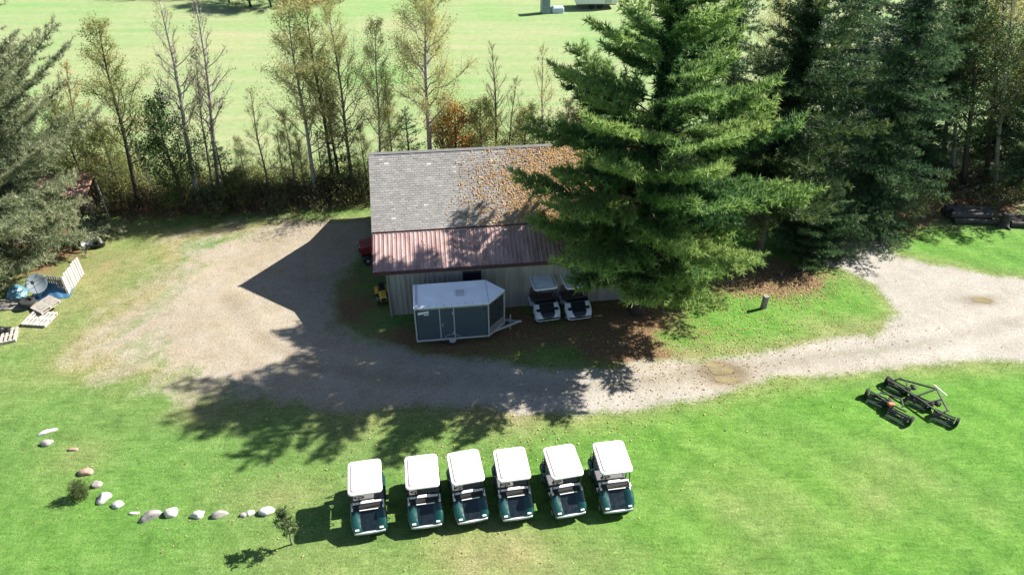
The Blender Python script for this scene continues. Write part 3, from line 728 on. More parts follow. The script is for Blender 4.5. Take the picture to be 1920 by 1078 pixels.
# ------------------------------------------------------------------ border stones
stone_w = M('stone_white', (.50, .47, .44), .85, 0, .25, 6, .5, 14); stone_g = M('stone_grey', (.26, .235, .22), .85, 0, .3, 6, .5, 14); stone_b = M('stone_brown', (.30, .20, .15), .85, 0, .3, 6, .5, 14)
from mathutils import noise as mnoise
def rock(px, py, rx, ry, rz, ang, seed, m, label, flat=.62):
    bm = bmesh.new(); bmesh.ops.create_icosphere(bm, subdivisions=3, radius=1)
    off = Vector((seed*3.7, seed*1.9, seed*.7)); rg = random.Random(seed)
    planes = [(Vector((rg.gauss(0, 1), rg.gauss(0, 1), rg.gauss(0, .8))).normalized(), rg.uniform(.62, .9)) for _ in range(9)]
    for v in bm.verts:
        p = v.co.copy()
        for nn, dd in planes:
            k = p.dot(nn)
            if k > dd: p -= nn*(k-dd)*.9
        p *= 1+.14*mnoise.noise(p*1.6+off)+.05*mnoise.noise(p*5+off)
        v.co = Vector((p.x*rx, p.y*ry, max(p.z, -.5)*rz*1.15))
    me = bpy.data.meshes.new('rock'); bm.to_mesh(me); bm.free(); me.materials.append(m)
    me.polygons.foreach_set('use_smooth', [True]*len(me.polygons))
    o = linked(me, 'border_stone'); c = g(px, py); o.location = (c.x, c.y, rz*.10); o.rotation_euler = (0, 0, R(ang))
    tag(o, label, 'stone', 'stones edging the lawn')
    return o
rock(90, 810, .36, .13, .10, 30, 1, stone_w, 'long narrow pale stone lying at the far tip of the stone arc')
rock(88, 832, .26, .16, .15, 10, 2, stone_g, 'small dark grey stone just inside the far tip of the arc')
rock(137, 843, .22, .10, .07, 5, 3, stone_b, 'low brown stone sunk in bare earth of the arc')
rock(160, 886, .30, .20, .17, -10, 4, stone_b, 'rounded reddish brown stone behind the little spruce')
rock(183, 909, .22, .15, .17, 40, 5, stone_g, 'small dark stone between the little spruce and the big white stone')
rock(197, 934, .30, .24, .20, 50, 6, stone_w, 'big bright white stone in the bend of the arc')
rock(222, 947, .24, .15, .15, 15, 7, stone_w, 'small white stone next to the big bright white stone')
rock(252, 962, .20, .07, .06, 5, 8, stone_w, 'thin pale flat stone nearly sunk in the grass')
rock(281, 969, .40, .22, .22, 18, 9, stone_g, 'large grey-brown boulder, longest of the border stones')
rock(323, 962, .28, .20, .22, 10, 10, stone_w, 'mottled white stone touching the large grey-brown boulder')
rock(371, 966, .28, .17, .17, 12, 11, stone_w, 'pinkish white stone in the middle of the straight run of stones')
rock(411, 966, .31, .15, .17, 22, 12, stone_g, 'tapered grey stone with dark shaded end')
rock(456, 966, .16, .10, .09, 0, 13, stone_g, 'small pale rubble stone beside dry grass in the stone row')
rock(469, 962, .17, .11, .09, 30, 14, stone_w, 'small knobbly stone between rubble and the end stone')
rock(500, 960, .30, .18, .18, 12, 15, stone_w, 'smooth white stone at the end of the row next to the young leafy tree')

# ------------------------------------------------------------------ trees
bark_pine = M('pine_bark', (.050, .040, .034), .9, 0, .35, 5, .6, 18, stretch=(3, 3, .8))
bark_grey = M('grey_bark', (.15, .135, .12), .9, 0, .35, 4, .5, 18, stretch=(3, 3, .8))
bark_birch = M('birch_bark', (.25, .235, .215), .8, 0, .5, 5, .3, 20, stretch=(1, 1, 3))
bark_dark = M('dark_bark', (.055, .045, .036), .9, 0, .35, 5, .5, 18)
PINE = foliage('pine_needles', [(.022, .074, .026), (.082, .178, .050), (.225, .34, .095), (.27, .36, .11)], .45)  # ramp runs from shade-dark green to yellowish lit tips
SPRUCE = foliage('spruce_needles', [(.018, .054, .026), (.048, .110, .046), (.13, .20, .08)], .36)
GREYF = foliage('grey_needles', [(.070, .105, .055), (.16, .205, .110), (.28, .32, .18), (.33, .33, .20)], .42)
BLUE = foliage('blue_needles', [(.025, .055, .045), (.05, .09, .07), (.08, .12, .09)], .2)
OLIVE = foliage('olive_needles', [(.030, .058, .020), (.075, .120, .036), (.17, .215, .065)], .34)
YEL = foliage('yellow_leaves', [(.26, .29, .09), (.38, .39, .14), (.48, .46, .19), (.46, .40, .16)], .64)
YGR = foliage('yellow_green_leaves', [(.15, .20, .05), (.25, .29, .09), (.35, .36, .13), (.36, .29, .09)], .6)
GRN = foliage('green_leaves', [(.025, .065, .016), (.050, .110, .024), (.095, .160, .035)], .4)
ORA = foliage('orange_leaves', [(.22, .085, .02), (.40, .18, .04), (.46, .28, .07), (.22, .19, .05)], .5)
TAN = foliage('tan_leaves', [(.075, .055, .030), (.13, .10, .05), (.17, .15, .07)], .4)
BRW = foliage('brown_brush', [(.075, .07, .03), (.15, .14, .055), (.20, .22, .07), (.17, .24, .06)], .5)

def unit(a): return a/np.maximum(np.linalg.norm(a, axis=-1, keepdims=True), 1e-9)
def tufts(P, D, L, n, rng, fwd=.75, spread=.9, up=.25, wid=.085):
    N = len(P)
    r = unit(rng.normal(size=(N, n, 3)))
    d = unit(D[:, None, :]*fwd+r*spread+np.array([0, 0, up]))
    b = P[:, None, :]+D[:, None, :]*(L[:, None]*rng.uniform(-.25, .35, (N, n)))[..., None]
    s = unit(np.cross(d, rng.normal(size=(N, n, 3))))*(L[:, None, None]*wid)
    ln = L[:, None, None]*rng.uniform(.65, 1.15, (N, n, 1))
    tri = np.stack([b-s, b+s, b+d*ln], 2)
    return tri.reshape(-1, 3)
def conifer(seed, H, base, prof, whorl, per, slope, tl=.2, nn=9, tw_step=.24, tuft_step=.14, inner=.28, r0=.3, lean=(0, 0), droop=.0, tipup=.2, flat=.35, fwd=.75, twl=.42, asym=0.0, rough=.08, fill=0):
    "trunk with limbs + needle crown; prof(h/H) gives the branch reach, slope(h/H) its rise"
    rng = np.random.RandomState(seed); tk = MB(); P, D, L, V = [], [], [], []
    trp = [(lean[0]*t*t*H+.05*math.sin(5*t+seed), lean[1]*t*t*H, t*H) for t in np.linspace(0, 1, 12)]
    trr = [r0*(1.25 if t == 0 else 1)*(1-t)**.8+.015 for t in np.linspace(0, 1, 12)]
    tk.tube(trp, trr, 9)
    z = base
    while z < H*.985:
        t = z/H; cnt = per+rng.randint(-1, 2); a0 = rng.rand()*6.28
        for k in range(max(2, cnt)):
            az = a0+k*6.283/max(2, cnt)+rng.normal(0, .22)
            reach = prof(t)*rng.uniform(.68-rough, 1.14+rough*.4)*(1+asym*math.cos(az)); bv = rng.normal(0, rough*.9)
            if reach < .12: continue
            sl = slope(t)+rng.normal(0, .07+rough*.3)
            zz = z+rng.uniform(-.5, .5)*whorl
            nseg = 7; s = np.linspace(0, 1, nseg)
            hd = np.array([math.cos(az), math.sin(az), 0]); sd_ = np.array([-math.sin(az), math.cos(az), 0])
            bend = rng.normal(0, .10)
            pts = np.array([lean[0]*t*t*H, lean[1]*t*t*H, zz])+np.outer(s*reach, hd)+np.outer(bend*reach*s**2, sd_)
            pts[:, 2] += reach*(sl*s-droop*s**1.5*1.0+tipup*s**3*.5)
            br = max(.012, .018*reach*(1.15-t))
            tk.tube(pts, [br*(1-.85*q) for q in s], 4, False)
            # twigs in a flat spray to both sides
            nt_ = max(3, int(reach*(1-inner)/tw_step*2))
            u = inner+(1-inner)*(np.arange(nt_)+rng.uniform(.1, .9, nt_))/nt_
            for j, uu in enumerate(u):
                i = min(int(uu*(nseg-1)), nseg-2); fr = uu*(nseg-1)-i
                p = pts[i]*(1-fr)+pts[i+1]*fr; dd = unit(pts[i+1]-pts[i])
                sgn = 1 if j % 2 else -1
                lat = unit(sd_*sgn*rng.uniform(.55, 1.1)+dd*rng.uniform(.5, .95)+np.array([0, 0, rng.normal(.05, flat*.5)]))
                tl_ = reach*twl*(1-.72*uu)*rng.uniform(.6, 1.15)+.12
                m_ = max(2, int(tl_/tuft_step)); q = (np.arange(m_)+rng.rand(m_))/m_
                P.append(p+np.outer(q*tl_, lat)+rng.normal(0, .025, (m_, 3))); 
                D.append(np.repeat(lat[None], m_, 0)); L.append(tl*rng.uniform(.75, 1.2, m_)*(1 if reach > 1 else .75))
                V.append(np.clip(.14+bv+.50*uu+.25*q+rng.normal(0, .14, m_), 0, 1))  # tone rises from trunk to twig end, lit tips put into the colour
            P.append(pts[-1][None]); D.append(unit(pts[-1]-pts[-2])[None]); L.append(np.array([tl*1.2])); V.append(np.array([.9]))
        z += whorl*rng.uniform(.75, 1.25)
    m_ = 6; P.append(np.array(trp[-1])[None]+np.outer(np.linspace(-.6, .1, m_), [0, 0, 1])); D.append(np.repeat([[0, 0, 1.]], m_, 0)); L.append(np.full(m_, tl)); V.append(np.full(m_, .8))
    if fill:
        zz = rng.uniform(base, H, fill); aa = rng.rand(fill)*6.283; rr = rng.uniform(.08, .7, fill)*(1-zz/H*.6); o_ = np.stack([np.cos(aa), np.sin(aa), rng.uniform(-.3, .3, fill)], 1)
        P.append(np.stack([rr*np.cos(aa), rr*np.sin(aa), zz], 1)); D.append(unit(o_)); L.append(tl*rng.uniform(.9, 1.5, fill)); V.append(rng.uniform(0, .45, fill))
    P, D, L, V = map(np.concatenate, (P, D, L, V))
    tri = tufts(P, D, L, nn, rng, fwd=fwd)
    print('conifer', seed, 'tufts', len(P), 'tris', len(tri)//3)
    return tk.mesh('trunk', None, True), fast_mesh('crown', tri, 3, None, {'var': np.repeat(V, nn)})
def decid(seed, H, r0, base, nl, leaves, lsize, width=.28, elev=55, scatter=.28, lean=(0, 0), fork=0, sub=5, topfill=1.0):
    rng = np.random.RandomState(seed); tk = MB(); T = []
    def trunk_at(t): return np.array([lean[0]*t**1.4*H+.10*math.sin(4*t*2+seed)*t, lean[1]*t*H+.08*math.sin(3.1*t*2+seed*2)*t, t*H])
    ts = np.linspace(0, 1, 12)
    tk.tube([trunk_at(t) for t in ts], [r0*(1.2 if t == 0 else 1)*(1-t)**.75+.008 for t in ts], 7)
    for k in range(nl):
        t = base+(1-base)*((k+rng.rand())/nl)**.95
        if t > .97: t = .97
        az = k*2.4+rng.normal(0, .4); el = R(elev+rng.normal(0, 10))+(t-.5)*.35
        L = H*width*(1.12-t)**.75*rng.uniform(.6, 1.15)*(1.0 if t > base+.08 else .75)
        d = np.array([math.cos(az)*math.cos(el), math.sin(az)*math.cos(el), math.sin(el)])
        p0 = trunk_at(t); sg = np.linspace(0, 1, 5); up = np.array([0, 0, .16*L])
        pts = p0+np.outer(sg*L, d)+np.outer(sg**2, up)+np.vstack([np.zeros(3), rng.normal(0, .04*L, (4, 3))])
        rb = max(.010, r0*.42*(1-t)**.8)
        tk.tube(pts, [rb*(1-.8*q)+.004 for q in sg], 4, False); T.append((pts, L))
        for j in range(sub):
            u = rng.uniform(.3, 1); i = min(int(u*4), 3); p = pts[i]+(pts[i+1]-pts[i])*(u*4-i)
            dd = unit(d+rng.normal(0, .55, 3)+np.array([0, 0, .25])); l2 = L*rng.uniform(.25, .5)
            s2 = np.linspace(0, 1, 3); q = p+np.outer(s2*l2, dd)+np.outer(s2**2, [0, 0, .1*l2])
            tk.tube(q, [max(.006, rb*.4), max(.005, rb*.25), .003], 3, False); T.append((q, l2))
    P = []
    if leaves:
        wts = np.array([l for _, l in T]); pick = rng.choice(len(T), leaves, p=wts/wts.sum())
        cnt = np.bincount(pick, minlength=len(T))
        for (pts, l), c in zip(T, cnt):
            if not c: continue
            u = rng.uniform(.25, 1.05, c)*(len(pts)-1); i = np.clip(u.astype(int), 0, len(pts)-2); fr = (u-i)[:, None]
            P.append(pts[i]*(1-fr)+pts[i+1]*fr+rng.normal(0, scatter, (c, 3))*min(1.0, .35+l*.5))
        P = np.concatenate(P); N = len(P)
        a = unit(rng.normal(size=(N, 3))); b = unit(np.cross(a, rng.normal(size=(N, 3)))); s = lsize*rng.uniform(.6, 1.25, (N, 1))
        q = np.stack([P-a*s, P-b*s*.62, P+a*s, P+b*s*.62], 1)
        clump = np.array([mnoise.noise(Vector(p)*.9+Vector((seed, 0, 0))) for p in P[:, :]])
        V = np.clip(.48+.55*clump+rng.normal(0, .2, N), 0, 1)
        cr = fast_mesh('crown', q.reshape(-1, 3), 4, None, {'var': V})
    else: cr = None
    return tk.mesh('trunk', None, True), cr
TREE_N = [0]
def plant(name, meshes, loc, label, cat, bark, fol, rz=0.0, s=1.0, sz=None, tilt=(0, 0), group=None):
    t = thing(name, label, cat, (loc.x, loc.y, -.03), rz, group)
    t.rotation_euler = (tilt[0], tilt[1], rz); t.scale = (s, s, sz or s)
    for me, nm, m in ((meshes[0], 'trunk', bark), (meshes[1], 'crown', fol)):
        if me is None: continue
        if not me.materials: me.materials.append(m)
        o = linked(me, nm, t); o.material_slots[0].link = 'OBJECT'; o.material_slots[0].material = m
    return t

def interp(tab): 
    xs_, ys_ = zip(*tab); return lambda t: float(np.interp(t, xs_, ys_))
# the big white pine in front of the shed
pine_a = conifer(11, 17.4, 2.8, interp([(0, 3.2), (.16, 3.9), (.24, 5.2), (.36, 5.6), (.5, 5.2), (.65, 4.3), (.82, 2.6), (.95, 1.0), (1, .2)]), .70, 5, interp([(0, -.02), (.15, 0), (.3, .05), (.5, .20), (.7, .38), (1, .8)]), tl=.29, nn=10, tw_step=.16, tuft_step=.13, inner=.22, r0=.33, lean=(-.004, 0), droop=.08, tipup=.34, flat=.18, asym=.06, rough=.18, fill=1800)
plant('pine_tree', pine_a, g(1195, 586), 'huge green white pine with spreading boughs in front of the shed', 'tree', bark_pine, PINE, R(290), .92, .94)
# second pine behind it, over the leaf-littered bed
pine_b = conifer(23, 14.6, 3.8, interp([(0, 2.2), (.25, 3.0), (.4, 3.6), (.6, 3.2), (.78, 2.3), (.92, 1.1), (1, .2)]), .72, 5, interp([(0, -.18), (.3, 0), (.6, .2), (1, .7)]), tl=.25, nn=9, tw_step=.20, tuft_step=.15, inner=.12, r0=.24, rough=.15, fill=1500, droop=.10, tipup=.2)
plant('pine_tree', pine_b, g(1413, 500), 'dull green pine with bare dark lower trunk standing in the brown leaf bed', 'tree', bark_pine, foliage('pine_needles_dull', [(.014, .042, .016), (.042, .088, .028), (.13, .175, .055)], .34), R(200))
# spruces
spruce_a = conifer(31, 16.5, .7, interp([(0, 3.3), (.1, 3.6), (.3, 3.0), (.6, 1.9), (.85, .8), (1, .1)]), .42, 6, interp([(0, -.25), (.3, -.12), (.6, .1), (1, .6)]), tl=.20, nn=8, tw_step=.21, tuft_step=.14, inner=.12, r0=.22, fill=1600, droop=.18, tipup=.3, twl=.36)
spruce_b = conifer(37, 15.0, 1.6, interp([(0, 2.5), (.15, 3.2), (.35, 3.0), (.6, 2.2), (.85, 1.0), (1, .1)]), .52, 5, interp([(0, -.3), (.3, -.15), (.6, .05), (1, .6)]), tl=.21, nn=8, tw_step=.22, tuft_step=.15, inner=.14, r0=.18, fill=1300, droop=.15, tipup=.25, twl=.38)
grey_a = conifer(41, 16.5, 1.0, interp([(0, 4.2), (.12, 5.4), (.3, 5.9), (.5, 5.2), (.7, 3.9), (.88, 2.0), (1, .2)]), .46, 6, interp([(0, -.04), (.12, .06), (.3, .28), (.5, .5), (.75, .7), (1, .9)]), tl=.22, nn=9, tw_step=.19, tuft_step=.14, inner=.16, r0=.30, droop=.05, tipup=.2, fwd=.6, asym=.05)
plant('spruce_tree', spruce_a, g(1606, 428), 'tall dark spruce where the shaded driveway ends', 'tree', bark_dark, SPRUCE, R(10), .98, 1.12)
plant('fir_tree', grey_a, g(22, 502), 'broad grey-green conifer sheltering the junk pile', 'tree', bark_grey, GREYF, R(20), .88, 1.08)
spruce_y = conifer(71, 5.0, .3, interp([(0, 1.1), (.2, 1.15), (.5, .85), (.8, .4), (1, .05)]), .32, 6, interp([(0, .0), (.5, .2), (1, .8)]), tl=.16, nn=8, tw_step=.17, tuft_step=.12, inner=.15, r0=.07, tipup=.3, rough=.15)
small_fir = conifer(53, 4.2, .25, interp([(0, 1.9), (.2, 2.1), (.5, 1.6), (.8, .8), (1, .1)]), .22, 8, interp([(0, 0), (.5, .3), (1, 1.0)]), tl=.15, nn=9, tw_step=.13, tuft_step=.10, inner=.2, r0=.09, tipup=.3)
plant('fir_shrub', small_fir, g(1510, 478), 'rounded dark green fir shrub at the edge of the driveway', 'shrub', bark_dark, SPRUCE, 0, 1.1)
tiny_spruce = conifer(59, 1.25, .08, interp([(0, .42), (.3, .40), (.7, .2), (1, .03)]), .085, 6, interp([(0, .1), (1, .8)]), tl=.085, nn=8, tw_step=.07, tuft_step=.05, inner=.15, r0=.025, tipup=.2)
plant('young_spruce', tiny_spruce, g(153, 932), 'little knee-high spruce beside the border stones', 'tree', bark_dark, OLIVE, 0, .74)
# rear wood on the right
REAR = [(1500, 385, spruce_b, SPRUCE, 1.12, 'dark spruce between the second pine and the tall dark spruce'), (1560, 300, spruce_b, BLUE, 1.1, 'blue-green spruce rising behind the tall dark spruce'),
        (1700, 330, spruce_a, SPRUCE, .92, 'dark narrow spruce just behind the tall dark spruce'), (1925, 372, spruce_b, SPRUCE, 1.12, 'dark spruce at the far edge of the wood by the log pile'),
        (1860, 285, spruce_a, SPRUCE, .9, 'green spruce deep in the wood behind the log pile'), (1440, 325, spruce_a, SPRUCE, 1.0, 'green spruce behind the second pine'), (1340, 300, spruce_b, SPRUCE, .95, 'dark spruce behind the shed and the huge pine'),
        (1640, 255, spruce_a, BLUE, .95, 'bluish spruce at the back of the wood'), (1990, 310, spruce_a, SPRUCE, 1.0, 'dark spruce at the outer corner of the wood'), (1780, 235, spruce_b, SPRUCE, 1.0, 'dark spruce on the meadow edge of the wood')]
for i, (px, py, me, mt, s, lab) in enumerate(REAR):
    plant('spruce_tree', me, g(px, py), lab, 'tree', bark_dark, mt, 1.3*i, s*.84, s*1.02, (0, 0), 'spruces of the wood')

# broadleaved trees
bir_a = decid(3, 12.0, .13, .26, 42, 14500, .040, .30, 44, .20, sub=11)
bir_b = decid(5, 11.0, .105, .26, 38, 13000, .039, .27, 47, .19, sub=11)
bir_c = decid(7, 13.0, .18, .33, 46, 24000, .043, .34, 40, .22, sub=12)
bare_a = decid(9, 12.0, .155, .32, 40, 1400, .042, .21, 46, .16, sub=14)
bare_b = decid(13, 9.0, .085, .22, 30, 2600, .040, .25, 46, .16, sub=11)
yel_a = decid(17, 11.0, .12, .25, 42, 15000, .044, .30, 45, .22, sub=11)
shrub_g = decid(19, 5.5, .07, .06, 46, 13000, .045, .40, 36, .22, sub=9)
shrub_o = decid(21, 3.2, .06, .05, 36, 8000, .044, .55, 34, .20, sub=8)
def to(base_px, top_px, me_h):
    "base point, height scale and sideways tilt from where the photograph shows foot and tip"
    b = g(*base_px); h = height_to(b, top_px[1])
    tip = g(top_px[0], top_px[1], h)
    return b, max(.35, h/me_h), math.atan2(tip.x-b.x, h)
LINE = [('birch_tree', bir_b, 11.0, (262, 388), (182, 42), bark_dark, YGR, 'yellow-green leaning tree with dark slender trunk nearest the grey-green conifer', 1.25),
 ('maple_tree', bare_b, 9.0, (170, 345), (118, 120), bark_dark, ORA, 'thin tree with a few orange leaves by the rusty-roofed lean-to', 1.0),
 ('birch_tree', bare_a, 12.0, (374, 388), (300, -15), bark_birch, YEL, 'nearly leafless pale birch leaning strongly out of the dark green bush', .95),
 ('birch_tree', bare_a, 12.0, (413, 372), (370, -5), bark_birch, TAN, 'nearly leafless birch standing upright beside the small dark spruce', .9),
 ('birch_tree', bare_b, 9.0, (401, 378), (362, 95), bark_grey, TAN, 'short thin leafless birch between the two tall bare birches', .8),
 ('alder_tree', bare_b, 9.0, (507, 368), (466, 170), bark_grey, YEL, 'spindly bare alder with forked stems in the brush', 1.0),
 ('alder_tree', bare_b, 9.0, (538, 368), (516, 235), bark_grey, TAN, 'short bare alder next to the spindly forked alder', .9),
 ('birch_tree', bir_b, 11.0, (594, 372), (538, 15), bark_birch, YEL, 'white-trunked birch with thin yellow crown', 1.15),
 ('birch_tree', bir_b, 11.0, (630, 370), (572, 8), bark_dark, YEL, 'dark-trunked yellowing birch beside the white-trunked birch', 1.0),
 ('aspen_tree', bir_a, 12.0, (664, 365), (618, 12), bark_grey, YEL, 'aspen with tan-yellow top rising from the dark young pine', .9),
 ('aspen_tree', bir_b, 11.0, (714, 355), (704, 42), bark_birch, YGR, 'slim pale aspen with thin foliage at the shed corner', .9),
 ('birch_tree', bir_c, 13.0, (808, 352), (793, -55), bark_birch, YEL, 'tallest yellow birch with broad crown behind the shed ridge', .95),
 ('ash_tree', bare_a, 12.0, (934, 345), (924, 85), bark_dark, YGR, 'mostly bare dark tree with upright limbs behind the shed ridge', .85),
 ('ash_tree', bare_b, 9.0, (950, 345), (965, 150), bark_dark, YGR, 'crooked dark tree next to the bare tree with upright limbs', .9),
 ('aspen_tree', bare_b, 9.0, (1022, 340), (1014, 92), bark_grey, YEL, 'thin sparse aspen closest to the huge pine behind the ridge', .85),
 ('ash_tree', shrub_g, 5.5, (1105, 330), (1100, 150), bark_dark, TAN, 'brownish thicket tree half hidden behind the huge pine', .9),
 ('aspen_tree', yel_a, 11.0, (1806, 350), (1845, -60), bark_dark, GRN, 'sparse green aspen with dark trunk by the fallen logs', 1.1),
 ('aspen_tree', bir_a, 12.0, (1850, 330), (1890, -70), bark_dark, YEL, 'thin yellow aspen behind the log pile', 1.0),
 ('aspen_tree', yel_a, 11.0, (1770, 290), (1800, -60), bark_grey, YGR, 'yellow-green aspen between the spruces at the back of the wood', 1.0),
 ('aspen_tree', bir_b, 11.0, (1920, 320), (1960, -90), bark_dark, YGR, 'yellow-green slender tree at the outer end of the wood', 1.0),
 ('birch_tree', bare_a, 12.0, (1865, 350), (1905, -70), bark_birch, YGR, 'pale-trunked nearly bare birch beside the thin yellow aspen', .8),
 ('birch_tree', bare_a, 12.0, (1785, 330), (1818, -60), bark_birch, YGR, 'pale-trunked nearly bare birch rising between the spruces', .75),
 ('aspen_tree', yel_a, 11.0, (1450, 250), (1470, -40), bark_grey, YEL, 'yellow tree glimpsed between pine and spruce', 1.0)]
for i, (nm, me, mh, bp, tp, bk, fo, lab, wdt) in enumerate(LINE):
    b, s, tl = to(bp, tp, mh)
    plant(nm, me, b, lab, 'tree', bk, fo, 0, s*wdt, s, (0, tl), None)
SAP = [(95, 352, 215, bir_b, 11, YGR, 'pale green sapling behind the rusty lean-to'), (232, 372, 235, shrub_g, 5.5, YGR, 'yellow-green sapling between the leaning slender tree and the lean-to'), (292, 378, 262, bare_b, 9, YGR, 'thin sapling beside the dense dark green bush'),
 (470, 372, 262, bir_b, 11, YGR, 'small leafy sapling right behind the spindly alders'), (560, 368, 210, bir_b, 11, YEL, 'yellow sapling next to the white-trunked birch'), (575, 362, 270, bir_b, 11, YGR, 'light green sapling at the foot of the white-trunked birch'),
 (612, 366, 250, bare_b, 9, GRN, 'thin dark-leaved sapling between white-trunked and dark-trunked birches'), (690, 360, 235, bir_b, 11, YGR, 'leafy sapling between the aspen and the shed corner'), (742, 350, 170, bir_b, 11, YEL, 'pale yellow sapling behind the shed near the ridge end'),
 (835, 345, 190, bir_b, 11, YGR, 'yellow-green sapling beside the round orange bush'), (905, 345, 190, shrub_g, 5.5, YGR, 'bushy sapling between the orange bush and the bare dark tree'), (985, 342, 205, shrub_g, 5.5, YGR, 'bushy yellow-green sapling behind the ridge by the sparse aspen'), (1060, 340, 190, bir_b, 11, YGR, 'leafy sapling behind the ridge close to the thicket tree')]
for i, (px, py, tpy, me, mh, fo, lab) in enumerate(SAP):
    b, s_, tl = to((px, py), (px+(px-960)*.06, tpy), mh)
    plant('sapling', me, b, lab, 'tree', bark_grey, fo, 1.1*i, s_*1.15, s_, (0, 0), None)
for i, (nm, me, mh, bp, tp, bk, fo, lab, wdt, cat) in enumerate([
 ('leafy_shrub', shrub_g, 5.5, (350, 398), (344, 190), bark_dark, GRN, 'dense dark green bush at the foot of the leaning birch', .95, 'bush'),
 ('orange_shrub', shrub_o, 3.2, (858, 345), (858, 205), bark_dark, ORA, 'round orange-brown bush behind the shed ridge', .85, 'bush'),
 ('leafy_shrub', shrub_g, 5.5, (170, 372), (190, 190), bark_dark, YGR, 'yellowish bush beside the rusty-roofed lean-to', .85, 'bush'),
 ('leafy_shrub', shrub_o, 3.2, (455, 385), (455, 325), bark_dark, BRW, 'low brown bush under the small dark spruce', 1.3, 'bush'),
 ('leafy_shrub', shrub_o, 3.2, (90, 380), (95, 300), bark_dark, GRN, 'green bush between the grey-green conifer and the lean-to', 1.2, 'bush')]):
    b, s, tl = to(bp, tp, mh)
    plant(nm, me, b, lab, cat, bk, fo, .7*i, s*wdt, s, (0, 0), None)
for px, py, tpy, me, mh, mt, lab, wd in ((434, 388, 268, spruce_y, 5, SPRUCE, 'small dark spruce between bare birch and brush', 1.25), (640, 362, 165, spruce_y, 5, OLIVE, 'dark young pine under the yellow aspens', .9), (772, 345, 205, spruce_y, 5, SPRUCE, 'small green spruce behind the left part of the ridge', 1.1)):
    b = g(px, py); s = height_to(b, tpy)/mh
    plant('young_conifer', me, b, lab, 'tree', bark_dark, mt, px*.1, s*wd, s)
young = decid(61, 1.62, .024, .36, 34, 2600, .026, .36, 34, .07, sub=6)
plant('young_tree', young, g(548, 1020), 'young leafy sapling on a thin stem at the end of the cart row', 'tree', bark_grey, foliage('sapling_leaves', [(.05, .09, .03), (.10, .16, .05), (.20, .25, .10)], .45), 0, 1.05)

# brush along the foot of the tree line: nobody could count its stems
def brush(name, p0, p1, depth, n, hmin, hmax, seed, mat, label):
    rng = np.random.RandomState(seed); m = MB(); Q = []; V = []
    a, b = np.array(p0), np.array(p1); d = b-a; nr = np.array([-d[1], d[0], 0]); nr = nr/np.linalg.norm(nr)
    for k in range(n):
        c = a+d*rng.rand()+nr*rng.normal(0, depth); h = rng.uniform(hmin, hmax)*(.6+.8*vnoise(c[0], c[1], 2.5, 3)); c[2] = 0
        for j in range(rng.randint(2, 5)):
            tip = c+np.array([rng.normal(0, .28*h), rng.normal(0, .28*h), h*rng.uniform(.6, 1.1)])
            m.tube([c, (c+tip)/2+rng.normal(0, .05, 3), tip], [.014, .010, .004], 3, False)
            q = rng.randint(4, 16); u = rng.uniform(.2, 1, (q, 1)); Q.append(c*(1-u)+tip*u+rng.normal(0, .13, (q, 3)))
    P = np.concatenate(Q); P[:, 2] = np.abs(P[:, 2])+.03; N = len(P)
    a_ = unit(rng.normal(size=(N, 3))); b_ = unit(np.cross(a_, rng.normal(size=(N, 3)))); s = .055*rng.uniform(.6, 1.4, (N, 1))
    q = np.stack([P-a_*s, P-b_*s*.6, P+a_*s, P+b_*s*.6], 1)
    V = np.clip(.45+.9*(vnoise(P[:, 0], P[:, 1], 1.6, 4)-.5)+rng.normal(0, .2, N), 0, 1)
    t = thing(name, label, 'brush'); t['kind'] = 'stuff'
    tag(m.build('stems', M('brush_stem', (.10, .07, .055), .9, 0, .3, 3), t), kind='stuff'); tag(linked(fast_mesh('leaves', q.reshape(-1, 3), 4, mat, {'var': V}), 'leaves', t), kind='stuff')
def gv(px, py): p = g(px, py); return (p.x, p.y, 0.0)
brush('undergrowth', gv(215, 385), gv(700, 372), .9, 620, .5, 1.7, 3, BRW, 'tangled brown brush along the foot of the tree line')
brush('undergrowth', gv(215, 362), gv(690, 350), .9, 420, .7, 2.1, 8, YGR, 'yellow-green weeds and suckers between the trunks of the tree line')
brush('undergrowth', gv(-60, 330), gv(240, 352), 1.6, 320, .6, 1.9, 4, YGR, 'green and yellow weeds behind the junk pile')
brush('undergrowth', gv(690, 335), gv(1330, 318), 1.0, 420, .5, 1.6, 6, YGR, 'yellow-green weeds along the back of the shed')
brush('undergrowth', gv(1560, 345), gv(1990, 345), 2.2, 420, .3, 1.1, 5, BRW, 'brown brush on the floor of the wood')
brush('undergrowth', gv(20, 440), gv(190, 420), 1.3, 160, .3, 1.0, 9, GREYF, 'weeds and seedlings growing through the junk')

# fallen leaves
def leaf_scatter(name, pts, nrm_, size, mat, seed, label):
    rng = np.random.RandomState(seed); N = len(pts); n_ = np.array(nrm_) if np.ndim(nrm_) == 2 else np.repeat(np.array(nrm_)[None], N, 0)
    n_ = unit(n_+rng.normal(0, .30, (N, 3))); a = unit(np.cross(n_, rng.normal(size=(N, 3)))); b = np.cross(n_, a); s = size*rng.uniform(.6, 1.4, (N, 1))
    q = np.stack([pts-a*s, pts-b*s*.7, pts+a*s, pts+b*s*.7], 1)+n_[:, None]*.012
    return tag(linked(fast_mesh(name, q.reshape(-1, 3), 4, mat, {'var': rng.rand(N)}), name), label, 'leaves', kind='stuff')
LEAF = foliage('fallen_leaf', [(.34, .18, .07), (.50, .29, .12), (.56, .38, .18), (.36, .23, .13)], .15, .8)
LEAFD = foliage('old_leaf', [(.13, .075, .04), (.24, .15, .08), (.38, .29, .15), (.45, .38, .12)], .15, .8)
rng = np.random.RandomState(77)
ca, sa = math.cos(BA), math.sin(BA)
def shed_pts(u, wd, z): return np.stack([-6.19+u*ca-wd*sa, 26.40+u*sa+wd*ca, z], 1)
